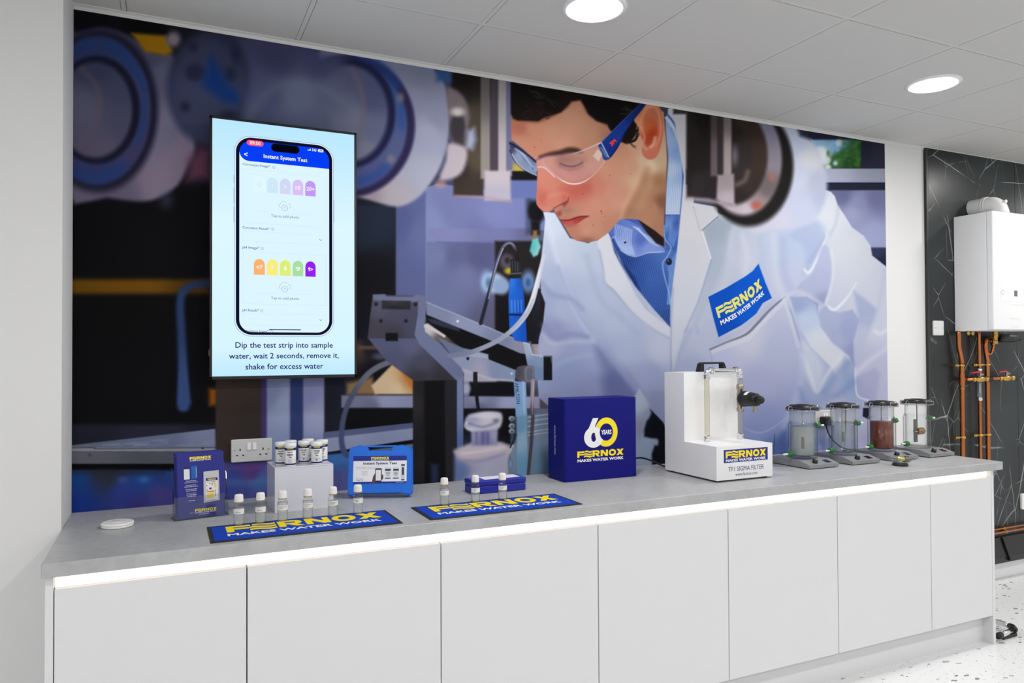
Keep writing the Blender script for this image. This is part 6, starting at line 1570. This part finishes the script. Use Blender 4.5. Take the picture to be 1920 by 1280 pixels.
VLAB = ['glass jacketed vessel of cloudy grey liquid with black lid', 'glass jacketed vessel of clear water with a hanging metal strip', 'glass jacketed vessel filled with dark brown liquid', 'glass jacketed vessel with steel plate and bronze block inside']
def vessel(k, x, y):
    z0 = ZC + .0352
    t = thing('jacketed_vessel', VLAB[k], 'vessel', (x, y, z0), group='glass vessels on the stirrers')
    R, N = .0665, .0585
    body = MB().lathe([(.0, .0), (.050, .0), (.060, .003), (R, .010), (R, .155), (.0655, .163), (.061, .170), (N, .176)], seg=48, cap=False)
    obj('outer_jacket', body, M_GLASS, t, local=True)
    obj('inner_wall', MB().lathe([(.0, .012), (.046, .012), (.053, .016), (.055, .022), (.055, .164), (.058, .170)], seg=48, cap=False), M_GLASS, t, local=True)
    obj('neck', MB().lathe([(N, .172), (N - .0008, .19), (N, .224), (.066, .230)], seg=48, cap=False), M_NECK if k < 3 else M_GLASS, t, local=True)
    obj('neck_ring', MB().lathe([(.0605, .1685), (.0625, .1705), (.0605, .1725)], seg=48, cap=False), M_GLASS, t, local=True)
    obj('flange', MB().lathe([(.060, .228), (.0735, .228), (.0745, .231), (.0735, .234), (.060, .234)], seg=48), M_GLASS, t, local=True)
    lid = obj('lid', MB().lathe([(.0, .2345), (.074, .2345), (.0765, .2365), (.0765, .2415), (.0735, .2435), (.062, .2445), (.060, .2505), (.057, .253), (.030, .2535), (.028, .2565), (.0, .257)], seg=48), M_BLACK, t, local=True)
    # wire clamp: loops bent over the rim, joined by a wire under the flange, and a side latch
    cl = MB()
    cl.tube([(.0785 * math.cos(a), .0785 * math.sin(a), .2275) for a in np.linspace(0, 2 * PI, 41)[:-1]], .0013, 6, True)
    for a0 in (-PI / 2, PI / 6 + .3, 5 * PI / 6 - .3):
        pts = []
        for da, r_, z_ in ((-.36, .0785, .2275), (-.36, .082, .236), (-.34, .077, .2445), (-.30, .071, .246), (.30, .071, .246), (.34, .077, .2445), (.36, .082, .236), (.36, .0785, .2275)):
            pts.append((r_ * math.cos(a0 + da), r_ * math.sin(a0 + da), z_))
        cl.tube(spline(pts, 3), .0015, 6)
    obj('clamp_wire', cl, M_STEEL, lid, local=True)
    for s in (-1, 1):
        lp = [(s * (.077 + .012 * (1 - math.cos(a))), -.012, .236 + .012 * math.sin(a)) for a in np.linspace(0, 2 * PI, 17)[:-1]]
        obj('clamp_loop', MB().tube(lp, .0014, 6, True), M_STEEL, lid, local=True)
    obj('clamp_latch', MB().tube([(.079, -.012, .236), (.098, -.016, .238), (.108, -.016, .233)], .0022, 6).cyl((.096, -.022, .237), .0042, .012, 'y', 10), M_STEEL, lid, local=True)
    # hose connectors
    for s, z_ in ((1, .150), (-1, .0245)):
        c = obj('hose_port', MB().cyl((s * .064 if s > 0 else -.082, -.005, z_), .006, .018, 'x', 14), M_GLASS, t, local=True)
        obj('screw_cap', MB().lathe([(.0105, 0), (.0122, .001), (.0122, .009), (.0114, .0095), (.0114, .014), (.0126, .0145), (.0126, .023), (.011, .024)], (.082 if s > 0 else -.102, -.005, z_), 'x', 14), M_GREEN, c, local=True)
        obj('hose_tail', MB().cyl((.106 if s > 0 else -.128, -.005, z_), .0048, .026, 'x', 12), M_WHITE, c, local=True)
    # contents
    if k == 0:
        obj('liquid', MB().lathe([(.0, .0135), (.0455, .0135), (.052, .017), (.0542, .023), (.0542, .150), (.0, .150)], seg=40), glass_mat('cloudy_liquid', (214, 218, 218), .4, .9, .62, (196, 200, 200)), t, local=True)
        obj('hanging_strip', MB().add([(-.0395 + a * .69, -.0378 - a * .72, z_) for z_ in (.050, .105) for a in (-.007, .007)], [(0, 1, 3, 2)]), glass_mat('strip_in_haze', (200, 200, 190), .2, .9, .35, (168, 166, 156)), t, local=True)
    if k == 2:
        obj('liquid', MB().lathe([(.0, .0135), (.0455, .0135), (.052, .017), (.0542, .023), (.0542, .150), (.0, .150)], seg=40), mat('brown_liquid', (116, 46, 6), .25, spec=.3), t, local=True)
    if k == 1:
        obj('liquid', MB().lathe([(.0, .0135), (.0455, .0135), (.052, .017), (.0542, .023), (.0542, .158), (.0, .158)], seg=40), glass_mat('clear_liquid', (244, 246, 248), .4, .8, .04, (220, 224, 228)), t, local=True)
        obj('hanging_strip', MB().box(-.010, .008, -.001, .001, .060, .112), mat('dull_strip', (112, 104, 88), .5), t, local=True)
        obj('probe', MB().tube([(.026, .006, .235), (.026, .006, .155), (.024, .006, .135), (.020, .004, .08), (.012, .002, .03)], [.004, .004, .0018, .0012, .001], 8), mat('probe_grey', (84, 86, 82), .5), t, local=True)
        obj('stir_bar', MB().lathe([(.0, 0), (.0035, .002), (.004, .006), (.004, .020), (.0035, .024), (.0, .026)], (-.013, -.01, .0185), 'x', 12), M_BLACK, t, local=True)
    if k == 3:
        obj('steel_plate', MB().box(-.042, -.012, -.012, -.010, .030, .150), mat('dark_steel', (110, 108, 104), .35, .8), t, local=True)
        obj('bronze_block', MB().cyl((-.008, -.004, .085), .018, .044, 'x', 24), mat('bronze', (138, 108, 50), .35, .9), t, local=True)
        obj('copper_ring', MB().cyl((-.0115, -.004, .085), .0185, .0085, 'x', 24), M_COPPER, t, local=True)
        obj('axle', MB().cyl((-.040, -.014, .085), .004, .090, 'x', 12), M_STEEL, t, local=True)
    if k != 1: obj('stirring_rod', MB().cyl((0, 0, .152 if k in (0, 2) else .06), .0032, .083 if k in (0, 2) else .175, 'z', 10), mat('rod_grey', (150, 150, 146), .35, .6), t, local=True)
    else: obj('stirring_rod', MB().cyl((0, 0, .112), .009, .123, 'z', 14), glass_mat('milky_rod', (240, 240, 238), .4, .8, .5, (226, 226, 222)), t, local=True)
for k, (x, y) in enumerate(((3.343, -.338), (3.613, -.338), (3.897, -.330), (4.177, -.322))): vessel(k, x, y)

# ------------------------------------------------------------------ glass dish with metal samples
dx, dy = 3.742, -.552
t = thing('glass_dish', 'shallow glass dish on a black foot in front of the stirrers', 'dish', (dx, dy, ZC))
obj('foot', MB().lathe([(.0, .0005), (.034, .0005), (.036, .003), (.033, .010), (.030, .011), (.0, .011)], seg=36), M_BLACK, t, local=True)
obj('bowl', MB().lathe([(.0, .0115), (.030, .0115), (.044, .020), (.055, .034), (.060, .038), (.058, .0395), (.052, .034), (.042, .0235), (.028, .0145), (.0, .0145)], seg=40, cap=False), glass_mat('dish_glass', (246, 247, 247), .9, .7), t, local=True)
tag(obj('yellow_block', MB().rbox(dx - .004, dx + .022, dy - .010, dy + .012, ZC + .022, ZC + .036, .002), mat('yellow_block', (226, 222, 110), .6)), 'small pale yellow block lying in the glass dish', 'block')
tag(obj('metal_coupon', MB().rbox(dx + .0, dx + .030, dy - .028, dy - .012, ZC + .0195, ZC + .024, .001, 1), mat('dark_metal', (54, 54, 50), .4, .6)), 'small dark metal coupon in front of the yellow block in dish', 'coupon')
cp = [(dx + .026 + .004 * k, dy + .006 + .010 * math.sin(k * 1.3), ZC + .027 + .0016 * k) for k in range(9)]
tag(obj('copper_scrap', MB().tube(spline(cp, 4), .0022, 8), M_COPPER), 'bent copper offcut resting on the rim of the dish', 'metal scrap')

# ------------------------------------------------------------------ boiler
M_BOIL = mat('boiler_white', (236, 237, 239), .25, spec=.45)
bx, bX, by, bz, bZ = 4.945, 5.385, -.252, 1.551, 2.250
t = thing('wall_boiler', 'tall white gas boiler hung on the black marble wall', 'boiler', ((bx + bX) / 2, -.13, bz))
obj('casing', MB().rbox(bx, bX, -.215, -.017, bz, bZ, .003, 1), M_BOIL, t)
obj('front_cover', MB().rbox(bx - .0015, bX + .0015, by, -.2165, bz + .004, bZ + .002, .006, 3), M_BOIL, t)
F = Frame((0, by, 0), (1, 0, 0), (0, 0, 1), .0005)
cp_ = MB(); poly_mb(cp_, F, rrect(5.165, 1.762, .300, .075, .012)); pn = obj('control_panel', cp_, flat((240, 241, 243), .2, .5), t)
mb = MB(); [poly_mb(mb, F, q, .0004) for q in _ring(5.033, 1.775, .0155, .0155, .010, .010, 0, 360, 24)]; obj('dial', mb, flat((206, 202, 226), .4), pn)
mb = MB(); rect_mb(mb, F, 5.140, 5.172, 1.755, 1.790, .0004); obj('lcd', mb, flat((96, 112, 104), .2, .5), pn)
for x in (5.083, 5.232): mb = MB(); text_mb(mb, '^', F, x, 1.774, .018, .008, 0, 'c', .0004); obj('arrow_mark', mb, flat((196, 196, 202)), pn)
for x0_, x1_, z in ((5.112, 5.26, 1.703), (5.098, 5.19, 1.621)): mb = MB(); rect_mb(mb, F, x0_, x1_, z, z + .002); obj('panel_line', mb, flat((206, 207, 210)), t)
mb = MB()
for k in range(3): rect_mb(mb, F, 5.115 + k * .022, 5.130 + k * .022, 1.572, 1.580)
mbs = mb; [obj('badge_print', MB().add([F(5.115 + k * .022 + a, 1.572 + b) for a, b in ((0, 0), (.015, 0), (.015, .008), (0, .008))], [(0, 1, 2, 3)]), flat((222, 223, 226)), t) for k in range(3)]
t = thing('flue_elbow', 'white plastic flue elbow on top of the boiler', 'flue', (5.2, -.13, bZ + .002))
fxc, fz = 5.118, 2.318
obj('flue_pipe', MB().cyl((fxc, -.105, fz), .0485, .088, 'y', 32), M_WHITE, t)
obj('collar', MB().lathe([(.0485, 0), (.053, .001), (.053, .009), (.0505, .011), (.0505, .016), (.053, .018), (.053, .024), (.0485, .026)], (fxc, -.122, fz), 'y', 32, cap=False), M_WHITE, t)
eb = MB().tube([(fxc, -.105, fz), (fxc, -.13, fz)] + [(fxc + .012 * math.sin(a), -.13 - .05 * math.sin(a), fz - .05 * (1 - math.cos(a))) for a in np.linspace(.2, PI / 2, 8)] + [(fxc + .012, -.18, bZ + .0025)], [.0485] * 8 + [.0485, .050, .056], 28)
obj('bend', eb, M_WHITE, t)
obj('test_point', MB().cyl((fxc + .012, -.222, fz + .008), .010, .016, 'y', 14).cyl((fxc + .04, -.205, fz - .045), .006, .02, 'x', 10), M_WHITE, t)

# ------------------------------------------------------------------ copper pipework, valves, clips
PY = -.05
def pipe(name, pts, r, label, sub=5):
    t = thing(name, label, 'pipe', (pts[-1][0], PY, .12), group='copper pipes under the boiler')
    obj('tube', MB().tube(spline(pts, sub), r, 12), M_COPPER, t)
    return t
p1 = pipe('copper_pipe', [(4.930, PY, 1.551), (4.930, PY, 1.47), (4.934, PY, 1.44), (4.950, PY, 1.39), (4.955, PY, 1.36), (4.955, PY, 1.30), (4.953, PY, .8), (4.953, PY, .12)], .0135, 'thick copper pipe with a double bend under the boiler edge')
p1.children[0].data.transform(Matrix.Translation((0, 0, 0)))
obj('tee_fitting', MB().cyl((4.954, PY, 1.225), .0165, .07, 'z', 16).cyl((4.954, PY, 1.258), .0125, .05, 'x', 14).lathe([(.0155, 1.20), (.0165, 1.206), (.0155, 1.212)], (4.954, PY, 0), seg=16), M_COPPER, p1)
p2 = pipe('copper_pipe', [(5.122, PY, 1.551), (5.122, PY, 1.45), (5.122, PY, 1.325)], .0105, 'thin straight copper pipe with a glass flow meter')
obj('lower_tube', MB().cyl((5.121, PY, .12), .0105, 1.005, 'z', 12), M_COPPER, p2)
fm = obj('flow_meter', MB().lathe([(.012, 1.125), (.016, 1.130), (.016, 1.143), (.012, 1.146), (.012, 1.15)], (5.121, PY, 0), seg=14).lathe([(.012, 1.305), (.016, 1.310), (.016, 1.322), (.012, 1.326)], (5.121, PY, 0), seg=14), M_CHROME, p2)
obj('sight_glass', MB().cyl((5.121, PY, 1.15), .0125, .155, 'z', 18), glass_mat('sight_glass', (244, 246, 246), .9, .5, .15), p2)
obj('float', MB().lathe([(.0, 1.165), (.007, 1.175), (.008, 1.2), (.006, 1.22), (.003, 1.25), (.0, 1.252)], (5.121, PY, 0), seg=12), M_STEEL, p2)
p3 = pipe('copper_pipe', [(5.262, PY, 1.470), (5.250, PY, 1.495), (5.222, PY, 1.502), (5.192, PY, 1.492), (5.183, PY, 1.465), (5.186, PY, 1.43), (5.197, PY, 1.38), (5.199, PY, 1.32), (5.197, PY, .9), (5.195, PY, .12)], .0135, 'thick copper pipe looping up to the black filter')
obj('loop', MB().tube(spline([(5.206, PY, 1.42), (5.222, PY, 1.412), (5.245, PY, 1.425), (5.260, PY, 1.455), (5.263, PY, 1.475)], 5), .0085, 10), M_COPPER, p3)
for x0_, x1_ in ((4.928, 4.932),):
    for x in (4.99, 5.03): tag(obj('boiler_tail', MB().cyl((x, -.07, 1.528), .008, .0225, 'z', 10).cyl((x, -.07, 1.536), .0115, .008, 'z', 6, smooth=False), M_BRASS), 'short brass pipe tail %s under the boiler' % ('beside the thick pipe' if x < 5 else 'near the boiler middle'), 'pipe fitting', 'pipe tails under the boiler')
def valve(x, z, label, tail):
    t = thing('lever_valve', label, 'valve', (x, PY - .03, z), group='red lever valves')
    y = PY - .012
    obj('body', MB().lathe([(.0125, -.075), (.0155, -.07), (.0155, -.055), (.011, -.05), (.011, -.04), (.0175, -.03), (.019, 0), (.0175, .03), (.0145, .034), (.0145, .05), (.017, .052), (.017, .062), (.013, .065)], (x, y, z), 'x', 16), M_BRASS, t)
    obj('tail_pipe', MB().cyl((x - .075 - tail, y, z), .0105, tail + .004, 'x', 12), M_COPPER if tail > .03 else M_BRASS, t)
    obj('end_cap', MB().lathe([(.0150, .060), (.0165, .063), (.0165, .082), (.0125, .086), (.0125, .112), (.0, .113)], (x, y, z), 'x', 18), M_BLACK, t)
    obj('stem', MB().cyl((x, y, z + .016), .0065, .022, 'z', 10).rbox(x - .005, x + .028, y - .006, y + .006, z + .024, z + .034, .002), M_STEEL, t)
    obj('lever', MB().prism([(x + .012, z + .036), (x + .004, z + .044), (x - .030, z + .049), (x - .082, z + .044), (x - .086, z + .037), (x - .03, z + .041)], 'y', y - .008, y + .008), mat('red_lever', (206, 44, 62), .4), t)
valve(5.112, 1.258, 'brass lever valve with red handle on the thick pipe tee', .06)
valve(5.372, 1.259, 'brass lever valve with red handle and black cap beyond the pipes', .07)
CLN = ['brass pipe clip on the thick pipe above the tee', 'brass double pipe clip above the valves', 'brass pipe clip on the thick pipe low down', 'brass double pipe clip low on the two pipes']
def clip(xs_, z, label, w0):
    t = thing('pipe_clip', label, 'clip', (xs_[0], PY, z), group='brass pipe clips')
    for x in xs_: obj('ring', MB().lathe([(.0145, -.006), (.0175, -.006), (.0175, .006), (.0145, .006)], (x, PY, z), 'z', 20, cap=False), M_BRASS, t)
    a, b = w0
    obj('arm', MB().cyl((a, PY, z), .0045, b - a, 'x', 10).lathe([(.009, 0), (.009, .010), (.006, .012), (.006, .022), (.009, .024), (.009, .034)], (a - .002, PY, z), 'x', 8, False), M_BRASS, t)
    obj('wall_stud', MB().cyl((a + .012, -.0165, z), .004, .033, '-y', 8), M_BRASS, t)
clip([4.955], 1.345, CLN[0], (4.888, 4.942)); clip([5.122, 5.199], 1.346, CLN[1], (5.062, 5.185)); clip([4.953], .910, CLN[2], (4.884, 4.940)); clip([5.121, 5.197], .914, CLN[3], (5.055, 5.183))
t = thing('system_filter', 'black cylindrical filter on a brass body under the boiler', 'filter', (5.27, -.08, 1.51))
obj('brass_body', MB().cyl((5.232, -.08, 1.500), .015, .05, 'z', 14).cyl((5.205, -.08, 1.522), .012, .05, 'x', 14).lathe([(.017, 0), (.017, .02), (.013, .024)], (5.232, -.08, 1.475), 'z', 8, False), M_BRASS, t)
obj('canister', MB().lathe([(.015, 0), (.024, .006), (.026, .02), (.026, .15), (.024, .160), (.018, .166), (.018, .20), (.014, .212), (.0, .213)], (5.262, -.085, 1.512), 'x', 24), M_BLACK, t)

# ------------------------------------------------------------------ wall plates and low pipes on the marble
t = thing('switch_plate', 'white blank wall plate on the marble beside the boiler', 'wall plate', (4.7875, -.0165, 1.571))
obj('plate', MB().prism(rrect(0, 0, .092, .088, .008), 'y', -.007, 0).prism(rrect(0, 0, .084, .080, .007), 'y', -.0095, -.007), M_WHITE, t, local=True)
for s in (-1, 1): obj('screw', MB().cyl((s * .030, -.0095, 0), .003, .0008, '-y', 12), M_STEEL, t, local=True)
t = thing('fused_spur', 'white wall plate low on the marble wall near the pipes', 'wall plate', (5.632, -.0165, .462))
obj('plate', MB().prism(rrect(0, 0, .13, .10, .008), 'y', -.012, 0), M_WHITE, t, local=True)
obj('rocker', MB().rbox(-.008, .008, -.016, -.012, -.012, .012, .002, 1), M_WHITE, t, local=True)
LOWL = ['upper slim copper pipe running level above the trunking', 'lower slim copper pipe running level above the trunking']
for k, z in enumerate((.318, .300)):
    t = thing('low_pipe', LOWL[k], 'pipe', (5.6, -.045, z), group='level pipes above the trunking')
    obj('tube', MB().cyl((4.80, -.045 - .012 * k, z), .0065, 3.2, 'x', 10), M_COPPER, t)
    obj('bracket', MB().box(5.345, 5.357, -.05 - .012 * k, -.0165, z - .009, z + .009), M_BRASS, t)

# ------------------------------------------------------------------ chrome and black frame foot on the floor
t = thing('folding_trolley_foot', 'chrome and black tubular frame lying on the floor by the cabinet end', 'frame', (4.42, -.58, 0))
obj('front_rail', MB().tube([(4.312, -.653, .030), (4.440, -.640, .030)], .0125, 16), M_CHROME, t)
obj('rail_sleeve', MB().tube([(4.290, -.6555, .030), (4.322, -.652, .030)], .0155, 16), M_BLACK, t)
obj('corner_joint', MB().tube([(4.438, -.640, .030), (4.455, -.634, .030), (4.470, -.618, .031), (4.478, -.600, .032)], [.0165, .018, .018, .0150], 16), M_BLACK, t)
obj('side_rail', MB().tube([(4.478, -.604, .032), (4.478, -.575, .034), (4.468, -.548, .036), (4.452, -.522, .037)], .0125, 16), M_CHROME, t)
obj('rail_sleeve', MB().tube([(4.456, -.528, .037), (4.430, -.492, .038)], .016, 16), M_BLACK, t)
for dz in (.026, .050): obj('rear_rail', MB().tube([(4.432, -.494, dz), (4.31, -.36, dz)], .0065, 12), M_CHROME, t)
obj('rubber_foot', MB().rbox(4.345, 4.455, -.652, -.636, .0005, .019, .004), M_BLACK, t)
obj('rubber_foot', MB().rbox(4.425, 4.450, -.522, -.492, .0005, .026, .004), M_BLACK, t)
